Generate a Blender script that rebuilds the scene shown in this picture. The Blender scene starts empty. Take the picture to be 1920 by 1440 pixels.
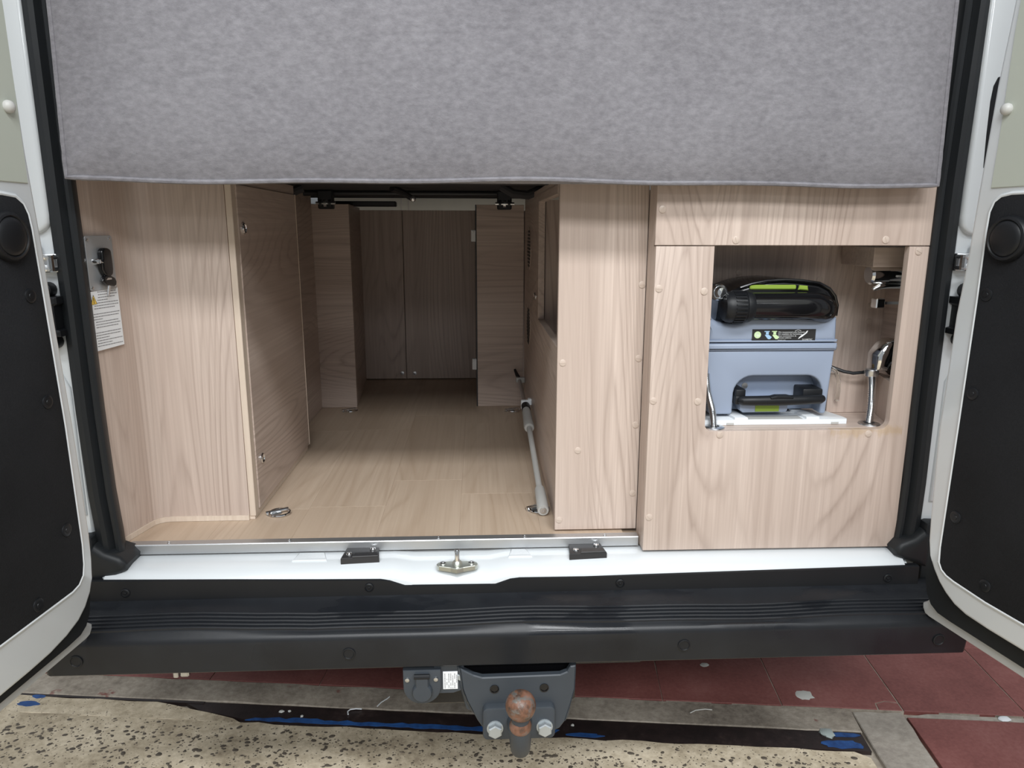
import bpy, bmesh, math, random
from mathutils import Vector, Matrix
random.seed(7)
PI = math.pi
R = math.radians
sc = bpy.context.scene

# ------------------------------------------------------------------ camera
def set_camera():
    yaw, pitch, roll, f = R(2.77), R(12.22), R(0.14), 1350.0
    cy, sy, cp, sp = math.cos(yaw), math.sin(yaw), math.cos(pitch), math.sin(pitch)
    fw = Vector((sy*cp, cy*cp, -sp)); rt = Vector((cy, -sy, 0)); up = rt.cross(fw)
    r2 = rt*math.cos(roll) + up*math.sin(roll); u2 = up*math.cos(roll) - rt*math.sin(roll)
    m = Matrix.Identity(4)
    for i in range(3):
        m[i][0], m[i][1], m[i][2] = r2[i], u2[i], -fw[i]
    m[0][3], m[1][3], m[2][3] = 0.0, -1.29, 1.18
    cd = bpy.data.cameras.new('camera'); cd.sensor_width = 36.0; cd.lens = 36.0*f/1920.0
    cd.clip_start = 0.02
    co = bpy.data.objects.new('camera', cd); co.matrix_world = m
    sc.collection.objects.link(co); sc.camera = co
set_camera()

# ------------------------------------------------------------------ world, lamps, exposure
w = bpy.data.worlds.new('garage_air'); sc.world = w; w.use_nodes = True
w.node_tree.nodes['Background'].inputs[0].default_value = (0.90, 0.95, 1.0, 1)
w.node_tree.nodes['Background'].inputs[1].default_value = 0.41

def lamp(name, loc, target, sx, sy, power, col=(0.965, 0.985, 1.0)):
    l = bpy.data.lights.new(name, 'AREA'); l.shape = 'RECTANGLE'; l.size = sx; l.size_y = sy
    l.energy = power; l.color = col
    o = bpy.data.objects.new(name, l); o.location = loc
    o.rotation_euler = (Vector(target)-Vector(loc)).to_track_quat('-Z', 'Y').to_euler()
    sc.collection.objects.link(o)
    return o
# the garage's fluorescent rows, one behind the other down the hall behind the camera
lamp('tube_light', (0.15, -2.75, 4.2), (0.15, -2.2, 0), 4.8, 0.60, 245)
lamp('tube_light', (0.15, -5.3, 4.2), (0.15, -2.6, 0), 4.8, 0.9, 265)
lamp('tube_light', (0.6, -9.5, 3.6), (0.6, 0, 0.9), 5.0, 0.6, 45)

sc.view_settings.view_transform = 'Standard'
sc.view_settings.look = 'None'
sc.view_settings.exposure = -0.22
sc.view_settings.gamma = 1.0
sc.view_settings.use_curve_mapping = False

# ------------------------------------------------------------------ materials
def new_mat(name):
    m = bpy.data.materials.new(name); m.use_nodes = True
    nt = m.node_tree; b = nt.nodes['Principled BSDF']
    return m, nt, b
def N(nt, typ, **kw):
    n = nt.nodes.new(typ)
    for k, v in kw.items(): setattr(n, k, v)
    return n
def ramp(nt, fac, stops):
    r = N(nt, 'ShaderNodeValToRGB')
    el = r.color_ramp.elements
    while len(el) < len(stops): el.new(0.5)
    for e, (p, c) in zip(el, stops):
        e.position = p; e.color = (*c, 1) if len(c) == 3 else c
    nt.links.new(fac, r.inputs[0]); return r.outputs[0]
def G(v): return (v, v, v)
def math_n(nt, op, a, b=None):
    n = N(nt, 'ShaderNodeMath', operation=op)
    for i, v in enumerate((a, b)):
        if v is None: continue
        if hasattr(v, 'links'): nt.links.new(v, n.inputs[i])
        else: n.inputs[i].default_value = v
    return n.outputs[0]
def mix(nt, fac, a, b, blend='MIX'):
    n = N(nt, 'ShaderNodeMix', data_type='RGBA', blend_type=blend)
    if hasattr(fac, 'links'): nt.links.new(fac, n.inputs[0])
    else: n.inputs[0].default_value = fac
    for i, v in ((6, a), (7, b)):
        if hasattr(v, 'links'): nt.links.new(v, n.inputs[i])
        else: n.inputs[i].default_value = (*v, 1)
    return n.outputs[2]
def noise(nt, co, scale, detail=3.0, rough=0.5, dist=0.0):
    n = N(nt, 'ShaderNodeTexNoise'); n.inputs['Scale'].default_value = scale
    n.inputs['Detail'].default_value = detail; n.inputs['Roughness'].default_value = rough
    n.inputs['Distortion'].default_value = dist
    if co is not None: nt.links.new(co, n.inputs['Vector'])
    return n.outputs['Fac']
def objco(nt, scale=(1, 1, 1), rnd=0.0):
    tc = N(nt, 'ShaderNodeTexCoord'); mp = N(nt, 'ShaderNodeMapping')
    mp.inputs['Scale'].default_value = scale
    nt.links.new(tc.outputs['Object'], mp.inputs[0])
    if not rnd: return mp.outputs[0]
    oi = N(nt, 'ShaderNodeObjectInfo'); v = N(nt, 'ShaderNodeVectorMath', operation='ADD')
    k = math_n(nt, 'MULTIPLY', oi.outputs['Random'], rnd)
    nt.links.new(mp.outputs[0], v.inputs[0]); nt.links.new(k, v.inputs[1])
    return v.outputs[0]
def bump(nt, b, h, strength, dist=0.001):
    n = N(nt, 'ShaderNodeBump'); n.inputs['Strength'].default_value = strength
    n.inputs['Distance'].default_value = dist
    nt.links.new(h, n.inputs['Height']); nt.links.new(n.outputs[0], b.inputs['Normal'])

def plain(name, col, rough=0.5, metal=0.0, grain=0.0, gscale=300, var=0.06, coat=0.0, spec=0.5):
    m, nt, b = new_mat(name)
    co = objco(nt)
    n = noise(nt, co, 14, 4)
    c = mix(nt, n, tuple(x*(1-var) for x in col), tuple(min(1, x*(1+var)) for x in col))
    nt.links.new(c, b.inputs['Base Color'])
    b.inputs['Roughness'].default_value = rough; b.inputs['Metallic'].default_value = metal
    b.inputs['Coat Weight'].default_value = coat; b.inputs['Coat Roughness'].default_value = 0.08
    b.inputs['Specular IOR Level'].default_value = spec
    if grain: bump(nt, b, noise(nt, co, gscale, 2), grain)
    return m

def wood(name, axis, light=(0.655, 0.545, 0.475), mid=(0.545, 0.440, 0.378), dark=(0.225, 0.155, 0.122),
         rough=0.42, ring=0.54, freq=21.0, cross=4.0, along=0.50, fibre=0.55, stain=None):
    """printed larch laminate: long cathedral rings along one axis, fine fibres, soft tonal bands"""
    m, nt, b = new_mat(name)
    def sc3(c, a): return tuple(a if i == axis else c for i in range(3))
    fld = noise(nt, objco(nt, sc3(cross, along), 37.0), 1.0, 1.5, 0.4, 0.3)
    wob = noise(nt, objco(nt, sc3(30, 1.6), 11.0), 1.0, 3.0, 0.55)
    v = math_n(nt, 'ADD', math_n(nt, 'MULTIPLY', fld, freq*2.2), math_n(nt, 'MULTIPLY', wob, 1.0))
    fr = math_n(nt, 'FRACT', v)
    ringc = ramp(nt, fr, [(0.0, G(0.2)), (0.15, G(0.0)), (0.62, G(0.12)), (0.86, G(1.0)), (1.0, G(0.2))])
    band = ramp(nt, noise(nt, objco(nt, sc3(4.5, 0.30), 19.0), 1.0, 1.0), [(0.38, G(0.18)), (0.60, G(1.0))])
    brk = ramp(nt, noise(nt, objco(nt, sc3(60, 3.0), 23.0), 1.0, 2.0), [(0.30, G(0.35)), (0.60, G(1.0))])
    ringf = math_n(nt, 'MULTIPLY', math_n(nt, 'MULTIPLY', ringc, math_n(nt, 'MULTIPLY', band, brk)), ring)
    tone = ramp(nt, noise(nt, objco(nt, sc3(8.0, 0.40), 53.0), 1.0, 2.5), [(0.36, G(0.0)), (0.66, G(1.0))])
    fib = ramp(nt, noise(nt, objco(nt, sc3(300, 4.0), 5.0), 1.0, 3.0), [(0.36, G(0.0)), (0.70, G(1.0))])
    streak = ramp(nt, noise(nt, objco(nt, sc3(105, 1.1), 41.0), 1.0, 2.0), [(0.42, G(0.0)), (0.72, G(1.0))])
    c = mix(nt, tone, light, mid)
    c = mix(nt, math_n(nt, 'MULTIPLY', streak, 0.42), c, tuple(.5*(p+q) for p, q in zip(mid, dark)))
    c = mix(nt, ringf, c, dark)
    c = mix(nt, math_n(nt, 'MULTIPLY', fib, fibre), c, tuple(.72*p+.28*q for p, q in zip(mid, dark)))
    if stain:                       # dried sealant along the sill of the opening
        tc = N(nt, 'ShaderNodeTexCoord'); sx = N(nt, 'ShaderNodeSeparateXYZ'); nt.links.new(tc.outputs['Object'], sx.inputs[0])
        (xa, xb), (za, zb) = stain
        mx_ = math_n(nt, 'MULTIPLY', math_n(nt, 'GREATER_THAN', sx.outputs[0], xa), math_n(nt, 'LESS_THAN', sx.outputs[0], xb))
        dz = math_n(nt, 'SUBTRACT', 1.0, math_n(nt, 'DIVIDE', math_n(nt, 'ABSOLUTE', math_n(nt, 'SUBTRACT', sx.outputs[2], za)), zb))
        k = math_n(nt, 'ADD', dz, math_n(nt, 'MULTIPLY', noise(nt, objco(nt), 55, 4, 0.6), 1.4))
        sf = math_n(nt, 'MULTIPLY', ramp(nt, math_n(nt, 'MULTIPLY', k, 0.5), [(0.66, G(0.0)), (0.82, G(1.0))]), mx_)
        c = mix(nt, math_n(nt, 'MULTIPLY', sf, 0.35), c, (0.42, 0.27, 0.10))
    nt.links.new(c, b.inputs['Base Color'])
    b.inputs['Roughness'].default_value = rough
    bump(nt, b, math_n(nt, 'ADD', fib, ringc), 0.12, 0.0004)
    return m
WOOD_V = wood('larch_vertical', 2)
WOOD_ST = wood('larch_vertical_stained', 2, stain=((.10, .24), (.238, .030)))
WOOD_S = wood('larch_sidewise', 1)          # grain runs front to back
WOOD_X = wood('larch_crosswise', 0)         # grain runs across
WOOD_E = wood('larch_edge_band', 2, (0.72, 0.62, 0.52), (0.66, 0.55, 0.45), (0.5, 0.4, 0.32), ring=0.15)
FLOORW = wood('oak_floor_print', 1, (0.555, 0.440, 0.335), (0.490, 0.378, 0.280), (0.35, 0.245, 0.165), rough=0.5, ring=0.40, freq=9, fibre=0.35)
CREAM = plain('cream_board', (0.74, 0.65, 0.51), 0.5)
WHITE = plain('white_paint', (0.68, 0.715, 0.735), 0.22, var=0.015, coat=0.35)
WHITEP = plain('white_plastic', (0.80, 0.83, 0.85), 0.35, var=0.02)
SKIN = plain('outer_skin_grey', (0.52, 0.54, 0.55), 0.35, var=0.03)
SAGE = plain('sage_grey_board', (0.46, 0.49, 0.43), 0.5, var=0.03)
RUBBER = plain('black_rubber', (0.014, 0.016, 0.018), 0.46, grain=0.08, gscale=120, var=0.25, spec=0.35)
BLACK = plain('black_plastic', (0.009, 0.010, 0.012), 0.42, var=0.2, spec=0.35)
GLOSSB = plain('gloss_black', (0.006, 0.006, 0.007), 0.12, var=0.1)
DARKM = plain('dark_steel', (0.03, 0.031, 0.035), 0.45, metal=0.3)
DARKF = plain('charcoal_underlay', (0.045, 0.045, 0.05), 0.9)
CHROME = plain('chrome', (0.82, 0.83, 0.84), 0.08, metal=1.0, var=0.01)
PADM = plain('pad_rubber', (0.026, 0.026, 0.028), 0.4, grain=0.05)
STEEL = plain('brushed_steel', (0.62, 0.63, 0.64), 0.3, metal=1.0, var=0.05)
ALU = plain('aluminium', (0.52, 0.53, 0.54), 0.42, metal=0.85, var=0.03, grain=0.05, gscale=200)
ZINC = plain('zinc_plate', (0.62, 0.64, 0.58), 0.35, metal=0.9, var=0.1)
GREYP = plain('grey_plastic', (0.50, 0.50, 0.48), 0.45)
PLATEG = plain('grey_plate', (0.40, 0.415, 0.43), 0.4, metal=0.5, var=0.03)
PAPER = plain('sticker_paper', (0.80, 0.82, 0.84), 0.5, var=0.01)
INK = plain('black_ink', (0.02, 0.02, 0.02), 0.5)
INKG = plain('grey_ink', (0.22, 0.22, 0.23), 0.5)
YELLOW = plain('warning_yellow', (0.80, 0.55, 0.10), 0.5)
WHITEINK = plain('white_ink', (0.75, 0.77, 0.78), 0.5)
BLUEG = plain('blue_grey_plastic', (0.295, 0.350, 0.455), 0.38, grain=0.03, gscale=700, var=0.02)
BLUED = plain('blue_grey_recess', (0.27, 0.325, 0.43), 0.42, var=0.02)
GREEN = plain('lime_green', (0.26, 0.38, 0.05), 0.4)
LBLUE = plain('light_blue_ink', (0.35, 0.55, 0.75), 0.5)
LGREEN = plain('light_green_ink', (0.60, 0.78, 0.45), 0.5)
HITCH = plain('hitch_paint', (0.042, 0.051, 0.062), 0.5, grain=0.08, gscale=90, var=0.12)
BOLT = plain('galvanised_bolt', (0.50, 0.54, 0.56), 0.42, metal=0.6, grain=0.1, gscale=220, var=0.1)
CAPM = plain('beige_cap', (0.575, 0.475, 0.405), 0.35, var=0.02)
BRASSD = plain('brown_wax', (0.10, 0.07, 0.03), 0.5)
CLEAR, _nt, _b = new_mat('clear_tube'); _b.inputs['Transmission Weight'].default_value = 1.0
_b.inputs['Roughness'].default_value = 0.12; _b.inputs['Base Color'].default_value = (0.93, 0.93, 0.9, 1); _b.inputs['IOR'].default_value = 1.35

def m_fabric():
    m, nt, b = new_mat('grey_velour')
    co = objco(nt)
    n1 = noise(nt, objco(nt, (0.7, 1, 1.2)), 105, 5, 0.62); n2 = noise(nt, co, 5, 3); n3 = noise(nt, co, 900, 2)
    k = math_n(nt, 'ADD', math_n(nt, 'MULTIPLY', n1, 0.7), math_n(nt, 'MULTIPLY', n2, 0.3))
    c = ramp(nt, k, [(0.33, (0.158, 0.153, 0.168)), (0.67, (0.252, 0.246, 0.266))])
    nt.links.new(c, b.inputs['Base Color']); b.inputs['Roughness'].default_value = 0.95
    b.inputs['Sheen Weight'].default_value = 0.25; b.inputs['Sheen Roughness'].default_value = 0.5
    b.inputs['Specular IOR Level'].default_value = 0.2
    bump(nt, b, math_n(nt, 'ADD', n1, n3), 0.35, 0.002)
    return m
FABRIC = m_fabric()

def m_bumper():
    m, nt, b = new_mat('bumper_plastic')
    co = objco(nt)
    n = noise(nt, co, 9, 4, 0.6)
    c = ramp(nt, n, [(0.3, (0.0095, 0.0105, 0.013)), (0.7, (0.0145, 0.0165, 0.020))])
    scr = ramp(nt, noise(nt, objco(nt, (9, 60, 60)), 2.0, 5, 0.7), [(0.70, G(0.0)), (0.78, G(1.0))])
    c = mix(nt, math_n(nt, 'MULTIPLY', scr, 0.08), c, (0.13, 0.13, 0.13)); b.inputs['Specular IOR Level'].default_value = 0.35
    nt.links.new(c, b.inputs['Base Color'])
    wet = ramp(nt, noise(nt, objco(nt, (3.2, 14, 1)), 1.6, 3, 0.5), [(0.55, G(0.36)), (0.60, G(0.17))])
    nt.links.new(wet, b.inputs['Roughness'])
    bump(nt, b, noise(nt, co, 1100, 2), 0.12, 0.0005)
    return m
BUMPER = m_bumper()

def m_lining():
    m, nt, b = new_mat('lining_felt')
    co = objco(nt); n = noise(nt, co, 420, 3, 0.7); n2 = noise(nt, co, 6, 3)
    k = math_n(nt, 'ADD', math_n(nt, 'MULTIPLY', n, 0.5), math_n(nt, 'MULTIPLY', n2, 0.5))
    nt.links.new(ramp(nt, k, [(0.3, (0.007, 0.0075, 0.009)), (0.75, (0.021, 0.0225, 0.026))]), b.inputs['Base Color'])
    b.inputs['Roughness'].default_value = 0.85; b.inputs['Specular IOR Level'].default_value = 0.25
    bump(nt, b, n, 0.4, 0.002)
    return m
FELT = m_lining()

def m_ground(name, stops, scale=5, pits=0.0, rough=0.8, fine=60, bumpd=0.004, spot=None):
    m, nt, b = new_mat(name)
    co = objco(nt, (1, 1, 1), 3.0)
    n1 = noise(nt, co, scale, 6, 0.62); n2 = noise(nt, co, fine, 5, 0.65)
    k = math_n(nt, 'ADD', math_n(nt, 'MULTIPLY', n1, 0.6), math_n(nt, 'MULTIPLY', n2, 0.4))
    c = ramp(nt, k, stops)
    if spot:
        n3 = noise(nt, co, spot[0], 4, 0.6)
        c = mix(nt, ramp(nt, n3, [(spot[1], G(0.0)), (spot[1]+0.05, G(1.0))]), c, spot[2])
    h = n2
    if pits:
        vo = N(nt, 'ShaderNodeTexVoronoi'); vo.inputs['Scale'].default_value = 130
        nt.links.new(co, vo.inputs['Vector'])
        p = ramp(nt, vo.outputs['Distance'], [(0.16, G(1.0)), (0.26, G(0.0))])
        sel = ramp(nt, noise(nt, co, 30, 2), [(0.46, G(0.0)), (0.56, G(1.0))])
        pf = math_n(nt, 'MULTIPLY', p, sel)
        c = mix(nt, math_n(nt, 'MULTIPLY', pf, pits), c, (0.06, 0.048, 0.035))
        h = math_n(nt, 'SUBTRACT', n2, pf)
    nt.links.new(c, b.inputs['Base Color']); b.inputs['Roughness'].default_value = rough
    bump(nt, b, h, 0.5, bumpd)
    return m
AGG = m_ground('exposed_aggregate', [(0.32, (0.22, 0.17, 0.115)), (0.48, (0.50, 0.42, 0.30)), (0.66, (0.76, 0.66, 0.50))], 6, pits=0.8)
CONC = m_ground('worn_concrete', [(0.32, (0.16, 0.132, 0.105)), (0.5, (0.34, 0.295, 0.24)), (0.68, (0.52, 0.46, 0.385))], 7, spot=(11, 0.66, (0.22, 0.085, 0.07)))
CONCB = m_ground('patched_concrete', [(0.30, (0.24, 0.21, 0.18)), (0.5, (0.38, 0.34, 0.29)), (0.70, (0.52, 0.48, 0.42))], 9, spot=(10, 0.64, (0.30, 0.11, 0.09)))
REDT = m_ground('red_painted_tile', [(0.30, (0.155, 0.048, 0.042)), (0.5, (0.235, 0.080, 0.070)), (0.72, (0.31, 0.13, 0.115))], 6, rough=0.6, fine=110, bumpd=0.0012,
                spot=(46, 0.735, (0.42, 0.33, 0.29)))
RAILB = m_ground('rail_black', [(0.30, (0.010, 0.008, 0.008)), (0.55, (0.030, 0.020, 0.019)), (0.75, (0.085, 0.062, 0.055))], 8, rough=0.4, bumpd=0.001)
BLUEP = m_ground('blue_paint', [(0.35, (0.012, 0.045, 0.16)), (0.60, (0.028, 0.11, 0.34))], 20, rough=0.5, bumpd=0.0006)
PEBBLE = plain('dark_pebble', (0.10, 0.082, 0.063), 0.55, var=0.4)
CHIP = plain('plaster_chip', (0.62, 0.62, 0.58), 0.8, var=0.1)
GLASSY = plain('dried_glue', (0.42, 0.48, 0.46), 0.25, var=0.15)

def m_rust():
    m, nt, b = new_mat('rusty_ball')
    co = objco(nt)
    n = noise(nt, co, 60, 5, 0.65); n2 = noise(nt, co, 38, 4, 0.6, 0.4)
    c = ramp(nt, n, [(0.35, (0.05, 0.034, 0.026)), (0.52, (0.165, 0.078, 0.046)), (0.68, (0.22, 0.115, 0.082))])
    bare = ramp(nt, n2, [(0.54, G(0.0)), (0.62, G(1.0))])
    c = mix(nt, bare, c, (0.20, 0.195, 0.18))
    nt.links.new(c, b.inputs['Base Color'])
    nt.links.new(math_n(nt, 'MULTIPLY', bare, 0.6), b.inputs['Metallic'])
    b.inputs['Roughness'].default_value = 0.42
    bump(nt, b, n, 0.4, 0.0015)
    return m
RUST = m_rust()

# ------------------------------------------------------------------ mesh building
class MB:
    def __init__(s): s.v = []; s.f = []; s.sm = []
    def add(s, vs, fs, smooth=False):
        o = len(s.v); s.v += [Vector(p) for p in vs]
        for f in fs: s.f.append([i+o for i in f]); s.sm.append(smooth)
        return s
    def merge(s, o): return s.add(o.v, o.f, False) if not o.sm else s._m(o)
    def _m(s, o):
        k = len(s.v); s.v += [p.copy() for p in o.v]
        s.f += [[i+k for i in f] for f in o.f]; s.sm += list(o.sm); return s
    def xf(s, m):
        s.v = [m @ p for p in s.v]; return s
    def box(s, x0, x1, y0, y1, z0, z1, bev=0.0, seg=1):
        if bev <= 0:
            v = [(x, y, z) for x in (x0, x1) for y in (y0, y1) for z in (z0, z1)]
            return s.add(v, [(0, 1, 3, 2), (4, 6, 7, 5), (0, 4, 5, 1), (2, 3, 7, 6), (0, 2, 6, 4), (1, 5, 7, 3)])
        bm = bmesh.new(); bmesh.ops.create_cube(bm, size=1)
        for v in bm.verts:
            v.co = Vector(((x0+x1)/2+v.co.x*(x1-x0), (y0+y1)/2+v.co.y*(y1-y0), (z0+z1)/2+v.co.z*(z1-z0)))
        bmesh.ops.bevel(bm, geom=bm.edges[:], offset=bev, segments=seg, profile=0.5, affect='EDGES')
        return s.frombm(bm, seg > 1)
    def frombm(s, bm, smooth=False):
        bm.verts.index_update(); vs = [v.co.copy() for v in bm.verts]
        fs = [[v.index for v in f.verts] for f in bm.faces]; bm.free()
        return s.add(vs, fs, smooth)
    def prism(s, pts, d0, d1, plane='XZ', bev=0.0, seg=1, bevback=False, smooth=None):
        """polygon pts in a plane, extruded from d0 (front) to d1"""
        def P(a, b, d):
            return {'XZ': (a, d, b), 'XY': (a, b, d), 'YZ': (d, a, b)}[plane]
        bm = bmesh.new()
        a = [bm.verts.new(P(p[0], p[1], d0)) for p in pts]; b = [bm.verts.new(P(p[0], p[1], d1)) for p in pts]
        n = len(pts); bm.faces.new(a); bm.faces.new(b[::-1])
        for i in range(n): bm.faces.new((a[i], b[i], b[(i+1) % n], a[(i+1) % n]))
        bmesh.ops.recalc_face_normals(bm, faces=bm.faces[:])
        if bev > 0:
            sa = set(a); sb = set(b)
            es = [e for e in bm.edges if (e.verts[0] in sa and e.verts[1] in sa) or (bevback and e.verts[0] in sb and e.verts[1] in sb)]
            bmesh.ops.bevel(bm, geom=es, offset=bev, segments=seg, profile=0.5, affect='EDGES')
        return s.frombm(bm, (seg > 1) if smooth is None else smooth)
    def tube(s, path, r, n=10, cap=True, closed=False, flat=1.0):
        path = [Vector(p) for p in path]; m = len(path)
        rs = r if isinstance(r, (list, tuple)) else [r]*m
        vs = []; up = None
        for i, p in enumerate(path):
            a = path[(i-1) % m] if (closed or i > 0) else p; b = path[(i+1) % m] if (closed or i < m-1) else p
            t = (b-a).normalized()
            if up is None:
                up = Vector((0, 0, 1)) if abs(t.z) < 0.9 else Vector((1, 0, 0))
            up = (up - t*up.dot(t)).normalized(); sd = t.cross(up)
            for k in range(n):
                an = 2*PI*k/n; vs.append(p + sd*math.cos(an)*rs[i] + up*math.sin(an)*rs[i]*flat)
        fs = []
        for i in range(m if closed else m-1):
            j = (i+1) % m
            for k in range(n):
                l = (k+1) % n; fs.append((i*n+k, i*n+l, j*n+l, j*n+k))
        s.add(vs, fs, True)
        if cap and not closed:
            o = len(s.v)-len(vs)
            s.f.append([o+k for k in range(n)][::-1]); s.sm.append(False)
            s.f.append([o+(m-1)*n+k for k in range(n)]); s.sm.append(False)
        return s
    def lathe(s, prof, n=16, axis=(0, 0, 1), at=(0, 0, 0), smooth=True):
        """prof: list of (radius, height) along axis"""
        m = Vector((0, 0, 1)).rotation_difference(Vector(axis)).to_matrix()
        at = Vector(at); vs = []
        for r, h in prof:
            for k in range(n):
                a = 2*PI*k/n; vs.append(at + m @ Vector((r*math.cos(a), r*math.sin(a), h)))
        fs = []
        for i in range(len(prof)-1):
            for k in range(n):
                l = (k+1) % n; fs.append((i*n+k, i*n+l, (i+1)*n+l, (i+1)*n+k))
        fs.append(tuple(range(n))[::-1]); fs.append(tuple((len(prof)-1)*n+k for k in range(n)))
        return s.add(vs, fs, smooth)
    def sphere(s, c, r, sq=(1, 1, 1), n=12):
        pr = [(max(1e-4, math.sin(PI*i/8))*r, -math.cos(PI*i/8)*r) for i in range(9)]
        t = MB().lathe(pr, n); c = Vector(c)
        t.v = [Vector((p.x*sq[0], p.y*sq[1], p.z*sq[2])) + c for p in t.v]
        return s._m(t)

def mesh_of(name, mb, mat, off=(0, 0, 0), sharp=35):
    off = Vector(off); me = bpy.data.meshes.new(name)
    me.from_pydata([tuple(p-off) for p in mb.v], [], mb.f)
    bm = bmesh.new(); bm.from_mesh(me)
    bmesh.ops.recalc_face_normals(bm, faces=bm.faces[:]); bm.to_mesh(me); bm.free()
    if any(mb.sm):
        for p, sm in zip(me.polygons, mb.sm): p.use_smooth = sm
        me.set_sharp_from_angle(angle=R(sharp))
    me.materials.append(mat)
    return me
def link(o): sc.collection.objects.link(o); return o
def thing(name, label, cat, loc=(0, 0, 0), group=None):
    o = bpy.data.objects.new(name, None); o.empty_display_size = 0.05; link(o); o.location = loc
    o['label'] = label; o['category'] = cat
    if group: o['group'] = group
    return o
def root_of(o):
    while o.parent: o = o.parent
    return o
def part(name, mb, mat, parent, label=None):
    """mb in world coordinates; parts sit at their thing's origin"""
    o = bpy.data.objects.new(name, mesh_of(name, mb, mat, root_of(parent).location)); link(o); o.parent = parent
    if label: o['label'] = label
    return o
def single(name, mb, mat, label, cat, loc, group=None):
    o = bpy.data.objects.new(name, mesh_of(name, mb, mat, loc)); link(o); o.location = loc
    o['label'] = label; o['category'] = cat
    if group: o['group'] = group
    return o
def structure(name, mb, mat, loc=(0, 0, 0)):
    o = bpy.data.objects.new(name, mesh_of(name, mb, mat, loc)); link(o); o.location = loc; o['kind'] = 'structure'
    return o
def stamp(name, me, parent, at, rot=(0, 0, 0), label=None):
    """a small repeated part sharing mesh data, placed at a world point"""
    o = bpy.data.objects.new(name, me); link(o); o.parent = parent
    o.location = Vector(at) - root_of(parent).location; o.rotation_euler = rot
    if label: o['label'] = label
    return o
def arc(cx, cy, r, a0, a1, n=6):
    return [(cx+r*math.cos(R(a0+(a1-a0)*i/n)), cy+r*math.sin(R(a0+(a1-a0)*i/n))) for i in range(n+1)]
def text_mb(body, size, font_align='LEFT'):
    cu = bpy.data.curves.new('lettering', 'FONT'); cu.body = body; cu.size = size; cu.align_x = font_align
    cu.resolution_u = 2
    ob = bpy.data.objects.new('lettering', cu); link(ob)
    dg = bpy.context.evaluated_depsgraph_get(); me = bpy.data.meshes.new_from_object(ob.evaluated_get(dg))
    mb = MB().add([v.co.copy() for v in me.vertices], [list(p.vertices) for p in me.polygons])
    bpy.data.objects.remove(ob); bpy.data.curves.remove(cu); bpy.data.meshes.remove(me)
    return mb
def poly_clean(pts):
    out = []
    for p in pts:
        if not out or (abs(p[0]-out[-1][0])+abs(p[1]-out[-1][1])) > 1e-5: out.append(p)
    return out

F = 0.58            # height of the load floor above the garage floor
TOP = 1.284         # top of the furniture panels, hidden behind the cushion

# ================================================================== garage floor
GA = R(-6.6)
def g2w(u, v):      # the garage floor's own grid, turned against the van
    return (0.888 + u*math.cos(GA) - v*math.sin(GA), 0.171 + u*math.sin(GA) + v*math.cos(GA))
def gprism(pts, z0, z1, bev=0.0):
    return MB().prism([g2w(*p) for p in pts], z1, z0, 'XY', bev)
def jag(p, q, n, amp):
    out = []
    for i in range(n):
        t = i/n; out.append((p[0]+(q[0]-p[0])*t + (random.uniform(-amp, amp) if i else 0), p[1]+(q[1]-p[1])*t + (random.uniform(-amp, amp) if i else 0)))
    return out
floor = structure('floor', MB().box(-6, 7, -8, 8, -0.12, -0.012), CONC)
pa = lambda n, mb, mat, label=None: part(n, mb, mat, floor, label)
pa('kerb_strip', gprism(jag((-4, 0.014), (0.026, 0.013), 60, 0.0025) + [(0.026, 0.013), (0.03, 0.09), (0.0, 0.098)] + jag((0.0, 0.098), (-4, 0.099), 60, 0.002), -0.02, 0.0, 0.002), CONC, 'grey worn concrete strip')
pa('concrete_patch', gprism(poly_clean(jag((0.03, -1.2), (0.031, 0.088), 24, 0.004) + jag((0.031, 0.088), (0.153, 0.092), 5, 0.002) + jag((0.153, 0.092), (0.155, -1.2), 24, 0.003)), -0.02, -0.0005, 0.002), CONCB, 'grey concrete band between slab and tile')
pa('joint_filler', gprism(poly_clean(jag((0.156, 0.0775), (2.5, 0.079), 40, 0.002) + jag((2.5, 0.096), (0.156, 0.0935), 40, 0.002)), -0.02, -0.002), CONCB)
pa('concrete_slab', gprism(poly_clean(jag((-4, -0.060), (-0.02, -0.056), 90, 0.0035) + [(-0.02, -0.056)] + jag((0.012, -0.075), (0.024, -1.2), 30, 0.003) + [(0.024, -4), (-4, -4)]), -0.03, 0.001, 0.003), AGG, 'pitted pale concrete slab full of dark pebbles')
# steel rail set in the floor, half buried under cement at its left end
pa('rail', gprism([(-1.42, -0.055), (0.022, -0.052), (0.022, 0.0115), (-1.66, 0.0115), (-1.60, -0.02)], -0.02, -0.002), RAILB, 'dark steel rail with worn black paint')
pa('cement_fill', gprism(poly_clean(jag((-4, -0.062), (-1.47, -0.062), 40, .002) + [(-1.47, -.062), (-1.50, -.045), (-1.56, -.030), (-1.63, -.016), (-1.68, -.004)] + jag((-1.72, .003), (-4, .004), 30, .003)), -0.02, 0.0004, .002), AGG)
pa('rail_edge', gprism([(-4, .0045), (-1.6, .004), (-1.6, .0118), (-4, .0118)], -.02, -.001), RAILB)
def fleck(cu, cv, ru, rv, z, n=14, seed=0, h=0.0012):
    rr = random.Random(seed)
    pts = [(cu+ru*math.cos(2*PI*i/n)*rr.uniform(.75, 1.1), cv+rv*math.sin(2*PI*i/n)*rr.uniform(.7, 1.1)) for i in range(n)]
    return MB().prism([g2w(*p) for p in pts], z+h, z-0.001, 'XY')
bl = jag((-1.47, -0.048), (-0.70, -0.047), 40, 0.002) + jag((-0.70, -0.030), (-1.47, -0.037), 40, 0.004)
pa('paint_stripe', gprism(bl, -0.003, -0.0008), BLUEP, 'blue paint along the rail edge')
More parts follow.
